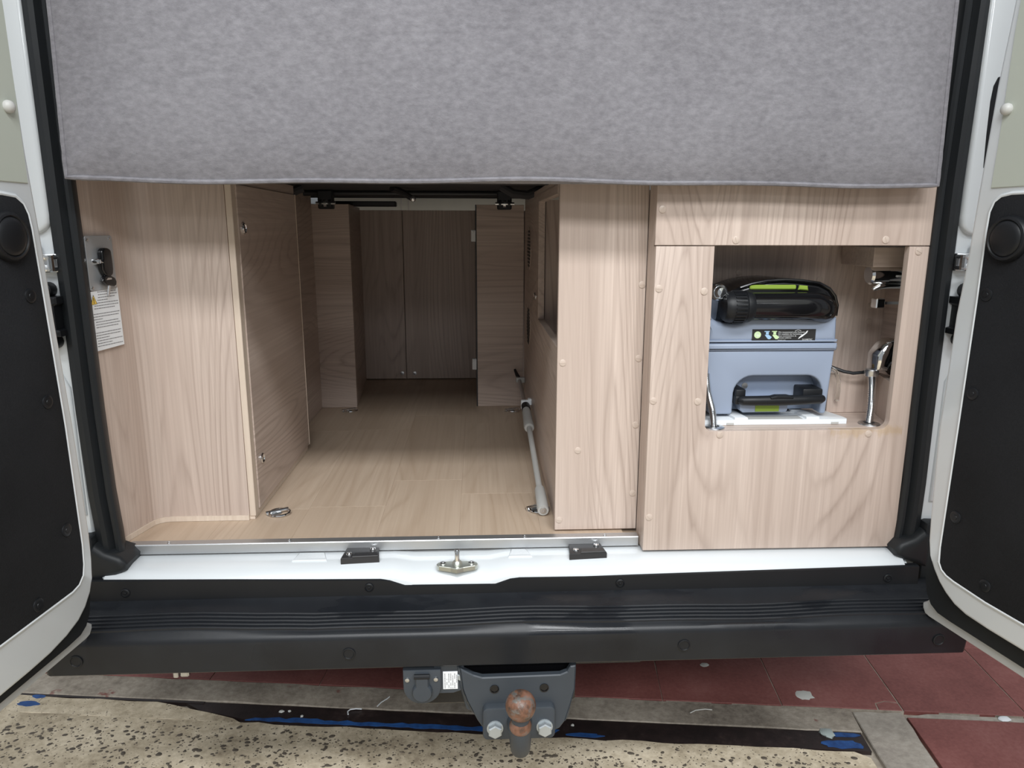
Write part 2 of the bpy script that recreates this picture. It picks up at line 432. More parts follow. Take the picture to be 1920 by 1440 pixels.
pa('paint_patch', fleck(-0.64, -0.044, 0.045, 0.008, -0.002, seed=2), BLUEP)
pa('paint_patch', fleck(-0.035, -0.033, 0.050, 0.016, -0.002, 18, seed=4), BLUEP)
pa('paint_patch', fleck(-0.022, 0.000, 0.040, 0.0085, -0.002, 14, seed=5), BLUEP)
pa('paint_patch', fleck(-2.040, -0.030, 0.030, 0.010, 0.001, 16, seed=6), BLUEP)
pa('paint_patch', fleck(-2.035, 0.000, 0.022, 0.008, 0.0, 12, seed=8), BLUEP)
pa('tile_bed', gprism([(-2.5, .101), (2.0, .101), (2.0, 1.32), (-2.5, 1.32)], -.013, -.0026), CONC)
# red tiles, 30 cm, in a grid turned against the van
def tile(u0, u1, v0, v1, dz=0.0, cut=None):
    g = 0.0009
    p = cut or (jag((u0+g, v0+g), (u1-g, v0+g), 6, .0008) + jag((u1-g, v0+g), (u1-g, v1-g), 6, .0008) + jag((u1-g, v1-g), (u0+g, v1-g), 6, .0008) + jag((u0+g, v1-g), (u0+g, v0+g), 6, .0008))
    o = bpy.data.objects.new('tile', mesh_of('tile', gprism(p, -0.012, dz, 0.0009), REDT)); link(o); o.parent = floor
for j in range(4):
    for i in range(-8, 5):
        u0 = 0.162 + 0.299*i; v0 = 0.100 + 0.30*j
        if i == -1 and j == 0:      # the tile with a chipped corner
            a = u0+.0018; b = u0+.299-.0018
            tile(0, 0, 0, 0, -.0006, [(a, .102), (b-.062, .102), (b-.058, .128), (b-.030, .139), (b, .134), (b, .398), (a, .398)])
            tile(0, 0, 0, 0, -.0014, [(b-.058, .102), (b, .102), (b, .131), (b-.030, .136), (b-.055, .126)])
            continue
        tile(u0, u0+.299, v0, v0+.30, random.uniform(-.0008, 0.0))
for i in range(3):
    for j in range(4):
        tile(0.158+0.36*i, 0.158+0.36*(i+1), 0.076-0.36*(j+1), 0.076-0.36*j, random.uniform(-.001, .0))
# pebbles showing in the slab
pb = MB(); rp = random.Random(3)
for k in range(2600):
    u = rp.uniform(-2.4, -0.02); v = -0.066 - abs(rp.gauss(0, 1))*0.14 - rp.uniform(0, .05)
    if v < -0.55: continue
    r = rp.choice((.0012, .0015, .0018, .0022, .0026, .0032, .0042, .0055)) * rp.uniform(.8, 1.2)
    x, y = g2w(u, v); a = rp.gauss(0, .5); n = 10
    ring = [(x+r*math.cos(a)*math.cos(t)*1.2-r*math.sin(a)*math.sin(t)*.8, y+r*math.sin(a)*math.cos(t)*1.2+r*math.cos(a)*math.sin(t)*.8) for t in [2*PI*q/n for q in range(n)]]
    vs = [(p[0], p[1], 0.0012) for p in ring] + [(x+(p[0]-x)*.6, y+(p[1]-y)*.6, 0.0012+r*.22) for p in ring]
    pb.add(vs, [(q, (q+1) % n, n+(q+1) % n, n+q) for q in range(n)] + [tuple(range(n, 2*n))], True)
o = pa('pebbles', pb, PEBBLE); o['kind'] = 'stuff'
# small litter on the ground
def lump(u, v, r, h, seed, z=0.0, el=1.0):
    rr = random.Random(seed); x, y = g2w(u, v); n = 9; m = MB(); vs = []
    for lv, (s_, hz) in enumerate(((1.0, 0), (.92, .5), (.5, 1.0))):
        for k in range(n):
            a = 2*PI*k/n; q = r*s_*rr.uniform(.75, 1.2)
            vs.append((x+q*math.cos(a)*el, y+q*math.sin(a), z+h*hz))
    fs = [(l*n+k, l*n+(k+1) % n, (l+1)*n+(k+1) % n, (l+1)*n+k) for l in range(2) for k in range(n)] + [tuple(range(2*n, 3*n))]
    return m.add(vs, fs, True), (x, y, z)
for (u, v, r, h, sd, z, el, nm, mt, lb, ct) in (
    (-0.067, 0.146, .020, .002, 1, -.001, 1.3, 'cement_splash', CHIP, 'flat grey cement splash on the red tile right of the tow bar', 'splash'),
    (-0.300, 0.262, .010, .004, 2, -.001, 1.2, 'cement_splash', CHIP, 'small grey cement splash on red tile just under the bumper edge', 'splash'),
    (-0.060, 0.003, .017, .006, 3, -.002, 1.1, 'glue_blob', GLASSY, 'pale glassy blob stuck on the dark rail beside blue paint', 'blob'),
    (0.395, 0.088, .010, .003, 4, -.001, 1.8, 'paint_chip', WHITEP, 'white paint fleck in the joint between red tiles', 'chip'),
    (-0.668, -0.012, .004, .003, 5, -.001, 1.0, 'stone_chip', CHIP, 'tiny pale chip on the dark rail right beneath the tow bar', 'chip'),
    (-1.392, -0.012, .005, .003, 6, -.001, 1.4, 'stone_chip', CHIP, 'leftmost of the pale chips on the rail left of the tow bar', 'chip'),
    (-1.372, -0.010, .004, .003, 7, -.001, 1.2, 'stone_chip', CHIP, 'second from left of the pale chips on the rail, right next to the first', 'chip'),
    (-1.335, -0.026, .004, .003, 8, -.001, 1.0, 'stone_chip', CHIP, 'rightmost of the pale chips on the rail left of the tow bar', 'chip')):
    mb, lc = lump(u, v, r, h, sd, z, el); single(nm, mb, mt, lb, ct, lc)
def curl(pts, r, nm, lb, mt=WHITEP):
    w3 = [(*g2w(u, v), z) for u, v, z in pts]; single(nm, MB().tube(w3, r, 6), mt, lb, 'scrap', w3[0])
curl([(-1.222, -.014, .001), (-1.226, -.004, .002), (-1.222, .004, .002), (-1.208, .008, .002), (-1.194, .009, .001)], .0016, 'plastic_curl', 'thin white plastic curl lying across the dark rail left of the tow bar')
curl([(-1.158, .022, .001), (-1.152, .036, .002), (-1.140, .052, .002), (-1.136, .062, .001)], .0014, 'plastic_curl', 'thin pale plastic curl on the worn concrete strip left of the tow bar')
curl([(-.375, .052, .001), (-.360, .062, .002), (-.335, .068, .002), (-.318, .068, .001)], .0013, 'plastic_curl', 'thin pale curl on the concrete strip right of the tow bar', CHIP)

# ================================================================== the van
van = thing('camper_van', 'white camper van seen from behind with both rear doors open', 'van', (0.0725, 0.0, 0.0))
vp = lambda n, mb, mat, label=None: part(n, mb, mat, van, label)
# unseen shell round the van, left open for light (sides, roof, cab bulkhead, underbody)
vp('side_wall', MB().box(-0.93, -0.86, 0.12, 4.2, 0.35, 2.5), WHITE)
vp('side_wall', MB().box(1.00, 1.07, 0.12, 4.2, 0.35, 2.5), WHITE)
vp('roof', MB().box(-0.93, 1.07, 0.0, 1.1, 2.5, 2.56)._m(MB().box(-0.93, 1.07, 2.3, 4.2, 2.5, 2.56))._m(MB().box(-0.93, -.45, 1.1, 2.3, 2.5, 2.56))._m(MB().box(.55, 1.07, 1.1, 2.3, 2.5, 2.56)), WHITE)  # unseen hatch gap added to let light down onto the headboard panel
vp('front_bulkhead', MB().box(-0.86, 1.00, 4.12, 4.2, 0.5, 1.35), CREAM)  # kept low on purpose, so that light comes in over it
vp('underbody', MB().box(-0.86, 1.00, 0.10, 4.1, 0.47, 0.556), DARKM)
vp('header', MB().box(-0.93, 1.07, -0.02, 0.12, 2.05, 2.5, 0.02), WHITE)

# rear pillars: pressed white metal outside the rubber seal
def pillar(sx, xin):
    def X(d): return xin + sx*d
    prof = [(0.0, 0.060), (0.004, 0.006), (0.012, -0.004), (0.030, -0.006), (0.052, -0.004), (0.064, 0.010), (0.080, 0.016), (0.13, 0.014), (0.175, 0.010), (0.20, 0.03), (0.215, 0.12), (0.0, 0.12)]
    m = MB(); zs = [0.47, 0.60, 0.9, 1.15, 1.6, 2.1]
    vs = [(X(d), y, z) for z in zs for d, y in prof]; n = len(prof)
    m.add(vs, [(l*n+k, l*n+(k+1) % n, (l+1)*n+(k+1) % n, (l+1)*n+k) for l in range(len(zs)-1) for k in range(n)], True)
    m.f.append(list(range(n))); m.sm.append(False); m.f.append([(len(zs)-1)*n+k for k in range(n)]); m.sm.append(False)
    # the pressed swage that ends in a round nose above the striker
    a, b = sorted((X(0.010), X(0.062)))
    sw = [(a, 1.95)] + [(a, 1.20)] + arc((a+b)/2, 1.195, (b-a)/2, 180, 360, 10)[1:-1] + [(b, 1.20), (b, 1.95)]
    m._m(MB().prism(sw, -0.016, 0.0, 'XZ', 0.007, 3))
    # lower swage
    sw = [(a+.012, .90)] + [(a+.012, .66), (b-.004, .66), (b-.004, .90)] + [((a+b)/2+.004, .945)]
    m._m(MB().prism(sw, -0.010, 0.0, 'XZ', 0.005, 3))
    return m
LX, RX = -0.712, 0.858       # outer faces of the seals
vp('pillar', pillar(-1, LX+0.004), WHITE); vp('pillar', pillar(1, RX-0.004), WHITE)
vp('vent_slot', MB().prism([(.8885, 1.285), (.8860, 1.34), (.8850, 1.395), (.8870, 1.420), (.8930, 1.434), (.9110, 1.440), (.9110, 1.285)], -.0172, -.004, 'XZ', .0008), GLOSSB, 'black opening in the white pillar')

# rubber door seals: a fat outer bulb and a flat inner lip
def seal(sx, keys):
    prof = [(-.004, .030), (-.007, .004), (-.001, -.010), (.012, -.016), (.020, -.014), (.0235, -.006), (.026, -.002), (.030, -.008), (.036, -.009), (.040, -.005), (.041, .001), (.030, .030)]
    n = len(prof); m = MB(); vs = [(x + sx*d, y, z) for x, z in keys for d, y in prof]
    fs = [(l*n+k, l*n+(k+1) % n, (l+1)*n+(k+1) % n, (l+1)*n+k) for l in range(len(keys)-1) for k in range(n)]
    m.add(vs, fs, True); m.f.append(list(range(n))); m.sm.append(False); m.f.append([(len(keys)-1)*n+k for k in range(n)]); m.sm.append(False)
    return m
vp('door_seal', seal(1, [(-.7065, .570), (-.708, .62), (-.713, .70), (-.716, .85), (-.7165, 1.05), (-.7185, 1.25), (-.7185, 1.5), (-.7165, 2.1)]), RUBBER)
vp('door_seal', seal(-1, [(.8590, .570), (.8620, .62), (.8630, .70), (.8610, .85), (.8600, 1.05), (.8600, 1.25), (.8630, 1.4), (.867, 1.55), (.871, 2.1)]), RUBBER)
# moulded seal boots at the sill corners
def boot(sx, x0):
    pts = [(x0-sx*.014, .530), (x0-sx*.014, .602), (x0, .610), (x0+sx*.018, .594), (x0+sx*.044, .584), (x0+sx*.055, .570), (x0+sx*.052, .557), (x0+sx*.036, .548), (x0+sx*.012, .541)]
    m = MB().prism(pts, -0.032, 0.035, 'XZ', 0.012, 4)
    m._m(MB().box(*sorted((x0-sx*.034, x0-sx*.002)), -.028, .02, .47, .625, .008, 2))
    return m
vp('corner_trim', MB().box(-.80, -.7165, -.026, .004, .45, .60, .004), BLACK); vp('corner_trim', MB().box(.868, .95, -.026, .004, .45, .60, .004), BLACK)
vp('seal_boot', boot(1, -.706), RUBBER); vp('seal_boot', boot(-1, .862), RUBBER)

# painted sill, with a dip at the striker
def sill():
    xs = [-.705, -.700, -.690, -.45, -.40, -.395, -.30, -.295, -.175, -.165, -.140, -.125, .02, .035, .060, .070, .155, .16, .26, .265, .40, .60, .825, .832, .836]
    vs = []
    for x in xs:
        dip = 1.0 if -.13 < x < .025 else (0.5 if -.15 < x < .05 else 0.0)
        e = 1.0 if (x < -.695 or x > .83) else 0.0
        zl = .539 - .012*dip + (.006 if x < -.6 else 0)
        pr = [(.055, .556), (.03, .560-.004*dip), (.0, .560-.008*dip), (-.015, .557-.010*dip), (-.028, .551-.010*dip), (-.037, zl+.004), (-.040, zl-.004), (-.039, .500), (.055, .500)]
        vs += [(x, y + .010*e, z - .004*e) for y, z in pr]
    n = 9; m = MB()
    m.add(vs, [(l*n+k, l*n+(k+1) % n, (l+1)*n+(k+1) % n, (l+1)*n+k) for l in range(len(xs)-1) for k in range(n)], True)
    m.f.append(list(range(n))); m.sm.append(False); m.f.append([(len(xs)-1)*n+k for k in range(n)]); m.sm.append(False)
    return m
sl = vp('sill', sill(), WHITE)
# pressed ribs across the sill's top
for xa, xb in ((-.350, -.300), (.062, .092)):
    part('sill_rib', MB().prism([(xa, .0275), (xb, .0275), (xb+.010, -.006), (xa-.006, -.006)], .5626, .550, 'XY', .0030, 3), WHITE, sl)

# black plastic strip under the sill, with press studs
def strip():
    xs = [-.715, -.30, -.185, -.168, -.140, .030, .058, .075, .20, .85]
    zt = [.547, .539, .5375, .5350, .5245, .5235, .5335, .5355, .535, .5435]
    zb = [.516, .5095, .5090, .5090, .509, .508, .508, .508, .507, .512]
    m = MB(); vs = []
    for x, a, b in zip(xs, zt, zb): vs += [(x, -.0395, a), (x, -.0430, a-.0015), (x, -.0440, b), (x, -.0445, .498), (x, -.030, .498), (x, -.030, a)]
    n = 6
    m.add(vs, [(l*n+k, l*n+(k+1) % n, (l+1)*n+(k+1) % n, (l+1)*n+k) for l in range(len(xs)-1) for k in range(n)])
    m.f.append(list(range(n))); m.sm.append(False); m.f.append([(len(xs)-1)*n+k for k in range(n)]); m.sm.append(False)
    return m
st = vp('sill_trim', strip(), BLACK)
stud = MB().lathe([(.0085, 0), (.0085, .0025), (.0065, .0035), (.0058, .002), (.0030, .002), (.0025, .0035), (.0006, .0040)], 14, (0, -1, 0))
stud_me = mesh_of('stud', stud, BLACK)
for x, z in ((-.651, .522), (-.206, .523), (.267, .521), (.789, .520)):
    stamp('stud', stud_me, st, (x, -.043, z))

# rear bumper: ridged step on top, plain face below
def bumper():
    pr = [(-.030, .510), (-.0405, .509), (-.046, .505), (-.062, .4985), (-.0745, .4935)]
    for k in range(5):
        y = -.078 - k*.0072; z = .4920 - k*.0030
        pr += [(y, z), (y-.0006, z+.0028), (y-.0016, z+.0031), (y-.0034, z+.0016), (y-.0038, z-.0014)]
    pr += [(-.1135, .4765), (-.1185, .4735), (-.1225, .4685), (-.1240, .460), (-.1225, .432), (-.1190, .4050), (-.1165, .4025), (-.105, .4020), (-.09, .42), (-.05, .47), (-.030, .49)]
    ws = [-.766, -.760] + [-.75+i*.05 for i in range(34)] + [.904, .909]
    m = MB(); vs = []; n = len(pr)
    for x in ws:
        e = 1 if x in (ws[0], ws[-1]) else 0
        wv = 0.0022*math.sin(x*9.0+.6) + .0012*math.sin(x*21)
        for i, (y, z) in enumerate(pr):
            t = 1.0 if 3 <= i <= 30 else 0.0
            vs.append((x, y + .004*e, z + wv*t - .002*e*t + .0022*(x < -.3)*t))
    m.add(vs, [(l*n+k, l*n+(k+1) % n, (l+1)*n+(k+1) % n, (l+1)*n+k) for l in range(len(ws)-1) for k in range(n)], True)
    m.f.append(list(range(n))); m.sm.append(False); m.f.append([(len(ws)-1)*n+k for k in range(n)]); m.sm.append(False)
    return m
bp = vp('bumper', bumper(), BUMPER)
plug = MB().lathe([(.0115, -.002), (.0115, .0014), (.0095, .0020), (.0085, .0006), (.0065, .0004), (.0001, .0006)], 18, (0, -1, 0))
plug_me = mesh_of('bumper_plug', plug, BLACK)
for x, z in ((-.708, .435), (-.234, .437), (.372, .437), (.851, .435)):
    stamp('bumper_plug', plug_me, bp, (x, -.1235, z))
# sensor and clips hanging under the bumper
part('under_clip', MB().box(-.612, -.602, .02, .03, .30, .395, .002)._m(MB().box(-.600, -.582, .022, .034, .30, .392, .003)), STEEL, bp, 'small metal clip under the bumper')
part('under_bracket', MB().prism([(.56, .36), (.604, .36), (.595, .335), (.575, .335)], .02, .05, 'XZ', .002), BLACK, bp)
part('under_flange', MB().box(.175, .30, -.10, .0, .388, .402, .002), BLACK, bp)
part('bumper_bracket', MB().box(-.12, .18, -.085, .3, .30, .385, .005), GLOSSB, bp)

# aluminium threshold along the floor's rear edge
th = vp('threshold', MB().prism([(.0285, .5635), (.0285, .5812), (.0295, .5830), (.0475, .5830), (.0475, .5805), (.034, .5800), (.034, .5635)], -.674, .3155, 'YZ', 0.0004), ALU)
scr_me = mesh_of('screw', MB().lathe([(.0036, 0), (.0034, .0010), (.0018, .0016), (.0015, .0008), (.0001, .0008)], 12), STEEL)
for x in (-.37, -.08, .09, .25, -.60): stamp('screw', scr_me, th, (x, .0385, .583))
# load floor of oak-print boards
fl = vp('load_floor', MB().box(-.86, 1.0, .046, 2.6, .557, .5745), FLOORW)
px = -.70; ci = 0; rb = random.Random(5)
while px < .20:
    y = .0478 - rb.uniform(0, .5); y0 = .0478
    while y < 1.75:
        y1 = min(1.75, y + .62)
        if y1 > .08:
            a = max(y0, y)
            q = part('floor_board', MB().box(px+.00005, px+.16495, a+.00005, y1-.00005, .574, F + rb.uniform(-.0001, 0), .00025), FLOORW, fl)
        y = y1
    px += .165; ci += 1

# black bump pads and the zinc striker bolted on the sill
def pad(xa, xb, lab):
    pts = [(xa, -.016), (xb+.006, -.012), (xb, .0285), (xa+.004, .0285)]
    p = vp('bump_pad', MB().prism(pts, .5700, .5565, 'XY', .0025, 2), PADM, lab)
    part('pad_step', MB().prism([(xa+.022, -.0155), (xb+.004, -.0125), (xb+.001, .004), (xa+.024, .002)], .5722, .5690, 'XY', .001), PADM, p)
    s = mesh_of('screw', MB().lathe([(.0060, 0), (.0060, .0012), (.0050, .0030), (.0030, .0036), (.0026, .0018), (.0001, .0018)], 14), CHROME)
    stamp('screw', s, p, (xa+.014, -.002, .5700)); stamp('screw', s, p, (xb-.010, .0185, .5700))
pad(-.262, -.196, 'black rubber bump pad'); pad(.173, .240, 'black rubber bump pad')
sk = vp('latch_striker', MB().prism(poly_clean([(-.042, -.046), (-.030, -.040)] + arc(-.013, -.024, .010, -60, 100, 5) + [(-.026, -.012), (-.058, -.012)] + arc(-.071, -.024, .010, 80, 240, 5) + [(-.054, -.040)]), .5575, .5485, 'XY', .001, 1), ZINC)
part('striker_pin', MB().tube([(-.042, -.022, .5575), (-.042, -.022, .583), (-.042, -.0215, .586)], [.0058, .0050, .0038], 12), CHROME, sk)
part('striker_collar', MB().lathe([(.010, 0), (.009, .003), (.0062, .006)], 14, at=(-.042, -.022, .5575)), ZINC, sk)
hx = mesh_of('screw', MB().lathe([(.0058, 0), (.0056, .0022), (.0032, .0030), (.0028, .0012), (.0001, .0012)], 12), STEEL)
stamp('screw', hx, sk, (-.069, -.022, .5575)); stamp('screw', hx, sk, (-.015, -.022, .5575))
# strikers and check-strap boxes on the pillars
def jamb_bits(sx, xa, zs, zb, xb):
    s = vp('door_striker', MB().tube([(xa, -.012, zs+.010), (xa, -.030, zs+.010), (xa+sx*.012, -.034, zs+.010), (xa+sx*.030, -.034, zs+.010), (xa+sx*.04, -.012, zs+.010)], .0045, 8)
           ._m(MB().tube([(xa, -.012, zs-.010), (xa, -.030, zs-.010), (xa+sx*.012, -.034, zs-.010), (xa+sx*.030, -.034, zs-.010), (xa+sx*.04, -.012, zs-.010)], .0045, 8))
           ._m(MB().tube([(xa, -.028, zs-.013), (xa, -.028, zs+.013)], .0055, 8)), CHROME)
    part('striker_plate', MB().box(*sorted((xa-sx*.004, xa+sx*.05)), -.016, -.006, zs-.016, zs+.016, .003, 2), STEEL, s)
    part('striker_screw', MB().lathe([(.008, 0), (.008, .004), (.004, .006)], 12, (0, -1, 0), (xa+sx*.030, -.012, zs+.026)), STEEL, s)
    b = vp('check_strap_box', MB().prism([(xb, zb+.034), (xb+sx*.05, zb+.034), (xb+sx*.05, zb-.034), (xb, zb-.034), (xb, zb-.024), (xb+sx*.006, zb-.022), (xb+sx*.006, zb+.018), (xb, zb+.022)], -.036, .0, 'XZ', .003), BLACK, 'black door check housing on the pillar')
    for dz in (.045, -.045):
        part('lug', MB().lathe([(.013, 0), (.013, .020), (.009, .024), (.004, .024)], 14, (0, -1, 0), (xb+sx*.024, -.006, zb+dz)), BLACK, b)
        part('bolt_head', MB().lathe([(.0045, 0), (.004, .003), (.001, .004)], 10, (0, -1, 0), (xb+sx*.024, -.030, zb+dz)), STEEL, b)
jamb_bits(-1, -.716, 1.120, 1.030, -.712)
jamb_bits(1, .866, 1.122, 1.026, .866)

# rear doors, swung out a little past square
def rear_door(P, d, sx, prof, lin, upe, riv, knobs, cap, gask, lipkey):
    """P hinge-line point, d direction along the door, prof outline keys of the inner frame's hinge edge (s, z)"""
    d = Vector((d[0], d[1], 0)).normalized(); out = Vector((sx*abs(d.y), 0, 0)) + Vector((0, d.x*sx*(-1 if d.y < 0 else 1)*0, 0))
    nrm = Vector((-d.y, d.x, 0)); nrm = nrm if nrm.x*sx > 0 else -nrm          # away from the opening
    def M():
        m = Matrix.Identity(4)
        for i in range(3): m[i][0] = d[i]; m[i][1] = nrm[i]; m[i][2] = (0, 0, 1)[i]
        m[0][3], m[1][3] = P; return m
    mw = M(); pr = lambda pts, t0, t1, bev=0, seg=1: MB().prism(poly_clean(pts), t0, t1, 'XZ', bev, seg).xf(mw)
    END = 0.80
    fr = pr(prof + [(END, 2.05), (END, prof[0][1])], 0.0, 0.026, 0.007, 3)
    linp = lin
    # pressed bead round the lining
    bead = MB().tube([(s, .0005, z) for s, z in poly_clean(linp)] , .0042, 8, closed=True).xf(mw)
    fr._m(bead)
    dr = vp('rear_door', fr, WHITE, 'white inner face of an open rear door')
    q = lambda n, mb, mat, label=None: part(n, mb, mat, dr, label)
    q('outer_skin', pr(lipkey + [(END+.02, 2.1), (END+.02, lipkey[0][1])], 0.032, 0.050, 0.004, 2), SKIN, 'grey outer door skin whose hem shows as a lip')
    q('gasket', pr(gask + [(.16, .70), (.77, .66)], 0.0215, 0.0318, 0.002), RUBBER, 'black rubber gasket and painted dark gap between door frame and skin')  # rubber seal, its black also standing in for the shaded gap
    q('core', pr([(.16, .56), (END-.01, .56), (END-.01, 2.0), (.19, 2.0)], 0.010, 0.04), BLACK)
    lp = lin[:]
    q('lining_panel', pr(lp, -0.0028, 0.002, 0.002, 2), FELT, 'black felt-grained lining panel')
    q('upper_panel', pr(upe, -0.0022, 0.002, 0.0008), SAGE, 'pale sage green board on the upper door')
    rm = mesh_of('rivet', MB().lathe([(.0105, 0), (.0102, .0016), (.0085, .0024), (.0042, .0020), (.0038, .0030), (.0001, .0030)], 16, (0, -1, 0)).xf(mw.to_3x3().to_4x4()), BLACK)
    for s, z in riv: stamp('rivet', rm, dr, mw @ Vector((s, -.0027, z)))
    km = mesh_of('knob', MB().lathe([(.0085, 0), (.0090, .003), (.0078, .007), (.0045, .0098), (.0008, .0105)], 14, (0, -1, 0)).xf(mw.to_3x3().to_4x4()), GREYP)
    for s, z in knobs: stamp('knob', km, dr, mw @ Vector((s, -.002, z)))
    s, z = cap
    q('round_cap', MB().lathe([(.035, -.001), (.035, .004), (.032, .009), (.029, .010), (.027, .008), (.0255, .010), (.020, .0120), (.010, .0132), (.0008, .0136)], 28, (0, -1, 0), (s, -.0025, z)).xf(mw), BLACK, 'round black dome cap')
    return dr
lprof = [(.36, .533), (.275, .534), (.232, .536), (.195, .542), (.164, .552), (.144, .566), (.128, .585), (.119, .606), (.1145, .640), (.113, .683), (.118, .868), (.128, 1.04), (.134, 1.169), (.142, 1.289), (.145, 1.406), (.160, 1.50), (.20, 2.05)]
llin = [(.72, .604), (.215, .6085), (.175, .609)] + [(.158, .613), (.146, .624), (.141, .642), (.1385, .676), (.141, .874), (.150, 1.075), (.155, 1.177), (.158, 1.198), (.165, 1.213), (.179, 1.2225), (.204, 1.225), (.72, 1.225)]
lup = [(.150, 1.2415), (.72, 1.2425), (.74, 1.95), (.172, 1.95), (.152, 1.47), (.1505, 1.31)]
rear_door((-.63, -.03), (-.127, -.992), -1, lprof, llin, lup,
          [(.178, 1.082), (.173, .922), (.170, .714), (.248, .628), (.40, .630)], [(.171, 1.343), (.40, 1.345)], (.205, 1.167), [(.77, .5065), (.17, .507), (.138, .509), (.122, .517), (.110, .534), (.103, .56), (.1015, .60), (.106, .69)],
          [(.36, .486), (.30, .486), (.112, .4865), (.102, .4885), (.095, .497), (.094, .505), (.103, .513), (.125, .54), (.135, .65), (.145, .9), (.17, 1.4), (.21, 2.1)])
rprof = [(.36, .543), (.244, .543), (.200, .545), (.176, .551), (.156, .562), (.140, .575), (.126, .592), (.113, .613), (.107, .640), (.104, .680), (.097, .846), (.101, 1.041), (.109, 1.137), (.113, 1.238), (.121, 1.396), (.130, 1.492), (.18, 2.05)]
rlin = [(.72, .585), (.237, .588), (.173, .593), (.157, .596), (.146, .602), (.139, .613), (.137, .640), (.138, .715), (.140, .867), (.142, 1.071), (.1415, 1.172), (.143, 1.206), (.149, 1.222), (.160, 1.230), (.178, 1.233), (.72, 1.235)]
rup = [(.1385, 1.2425), (.72, 1.2445), (.74, 1.95), (.172, 1.95), (.143, 1.467), (.141, 1.308)]
rear_door((.775, -.03), (.195, -.981), 1, rprof, rlin, rup,
          [(.159, 1.079), (.159, .919), (.160, .705), (.232, .616), (.38, .612)], [(.150, 1.357), (.38, 1.36)], (.184, 1.166), [(.77, .503), (.155, .5035), (.126, .505), (.110, .513), (.098, .530), (.090, .56), (.089, .62), (.094, .69)],
          [(.36, .481), (.30, .481), (.100, .4815), (.090, .4835), (.084, .492), (.083, .502), (.092, .510), (.112, .54), (.120, .65), (.122, .9), (.14, 1.4), (.19, 2.1)])

# ================================================================== tow bar under the bumper
tb = thing('tow_bar', 'dark grey bolted tow bar with rusty ball under the bumper', 'tow bar', (.07, -.115, .25))
tp = lambda n, mb, mat, label=None: part(n, mb, mat, tb, label)
def tow_plate():
    pts = [(-.037, .394), (-.028, .388), (-.012, .379), (.004, .3735), (.147, .3755), (.160, .381), (.166, .392), (.176, .394), (.175, .345), (.168, .315), (.158, .278), (.148, .263), (.138, .258), (.02, .258), (.008, .262), (-.006, .285), (-.024, .325), (-.032, .350)]
    bm = bmesh.new()
    holes = [(.026, .351), (.118, .351)]
    m = MB().prism(pts, -.112, -.100, 'XZ', .002)
    # plate edges turned back towards the van
    for line, dx in (([(.176, .394), (.175, .345), (.168, .315), (.158, .278)], .004), ([(-.037, .394), (-.032, .350), (-.024, .325), (-.012, .300)], -.004)):
        k = len(line); vs = []
        for i, (x, z) in enumerate(line):
            dp = .055 - .045*(i/(k-1))**1.5
            vs += [(x, -.112, z), (x+dx*2, -.112+dp, z+.003), (x+dx*2-.006, -.112+dp, z+.003), (x-.006, -.104, z)]
        m.add(vs, [(l*4+q, l*4+(q+1) % 4, (l+1)*4+(q+1) % 4, (l+1)*4+q) for l in range(k-1) for q in range(4)] + [(0, 1, 2, 3), (4*k-4, 4*k-3, 4*k-2, 4*k-1)])
    bm.free(); return m
tp('mounting_plate', tow_plate(), HITCH)
for x in (.026, .118):
    tp('bolt_hole', MB().lathe([(.0085, 0), (.0085, .0016), (.0068, .0018), (.0066, .0002), (.0001, .0002)], 18, (0, -1, 0), (x, -.1122, .350)), GLOSSB)
tp('neck_flange', MB().prism(poly_clean(arc(.128, .310, .010, 0, 90, 5) + arc(.014, .310, .010, 90, 180, 5) + arc(.014, .263, .010, 180, 270, 5) + arc(.128, .263, .010, 270, 360, 5)), -.127, -.111, 'XZ', .004, 2), HITCH)
tp('neck', MB().tube([(.0715, -.120, .292), (.071, -.150, .290), (.070, -.180, .292), (.0685, -.205, .300), (.0675, -.224, .316), (.0665, -.236, .340), (.066, -.243, .366), (.066, -.2455, .386), (.066, -.2465, .396)],
   [.024, .021, .019, .0175, .017, .0165, .0165, .0145, .0145], 18), HITCH)
tp('collar', MB().lathe([(.0165, 0), (.0185, .004), (.0185, .010), (.0150, .018)], 20, (0, -.10, 1), (.066, -.2435, .366)), RUST)
tp('ball', MB().lathe([(.012, -.022), (.0185, -.0175), (.0225, -.0115), (.0248, -.004), (.0252, .002), (.0240, .009), (.0208, .0150), (.0160, .0195), (.0095, .0225), (.0075, .0228), (.0001, .0228)], 28, (0, -.10, 1), (.066, -.2475, .413)), RUST)
def hexb(x, z, y0, h=.012, r=.0135):
    m = MB().lathe([(r*1.12, 0), (r*1.12, .0025)], 20, (0, -1, 0), (x, y0, z), False)
    pts = [(x+r*math.cos(R(60*k+30)), z+r*math.sin(R(60*k+30))) for k in range(6)]
    return m._m(MB().prism(pts, y0-.0025-h, y0-.002, 'XZ', .0018))
tp('hex_bolt', hexb(.0265, .2795, -.127), BOLT); tp('hex_bolt', hexb(.118, .2800, -.127), BOLT)
tp('hex_bolt', hexb(-.034, .372, -.098, .008, .009).xf(Matrix.Identity(4)), BOLT)
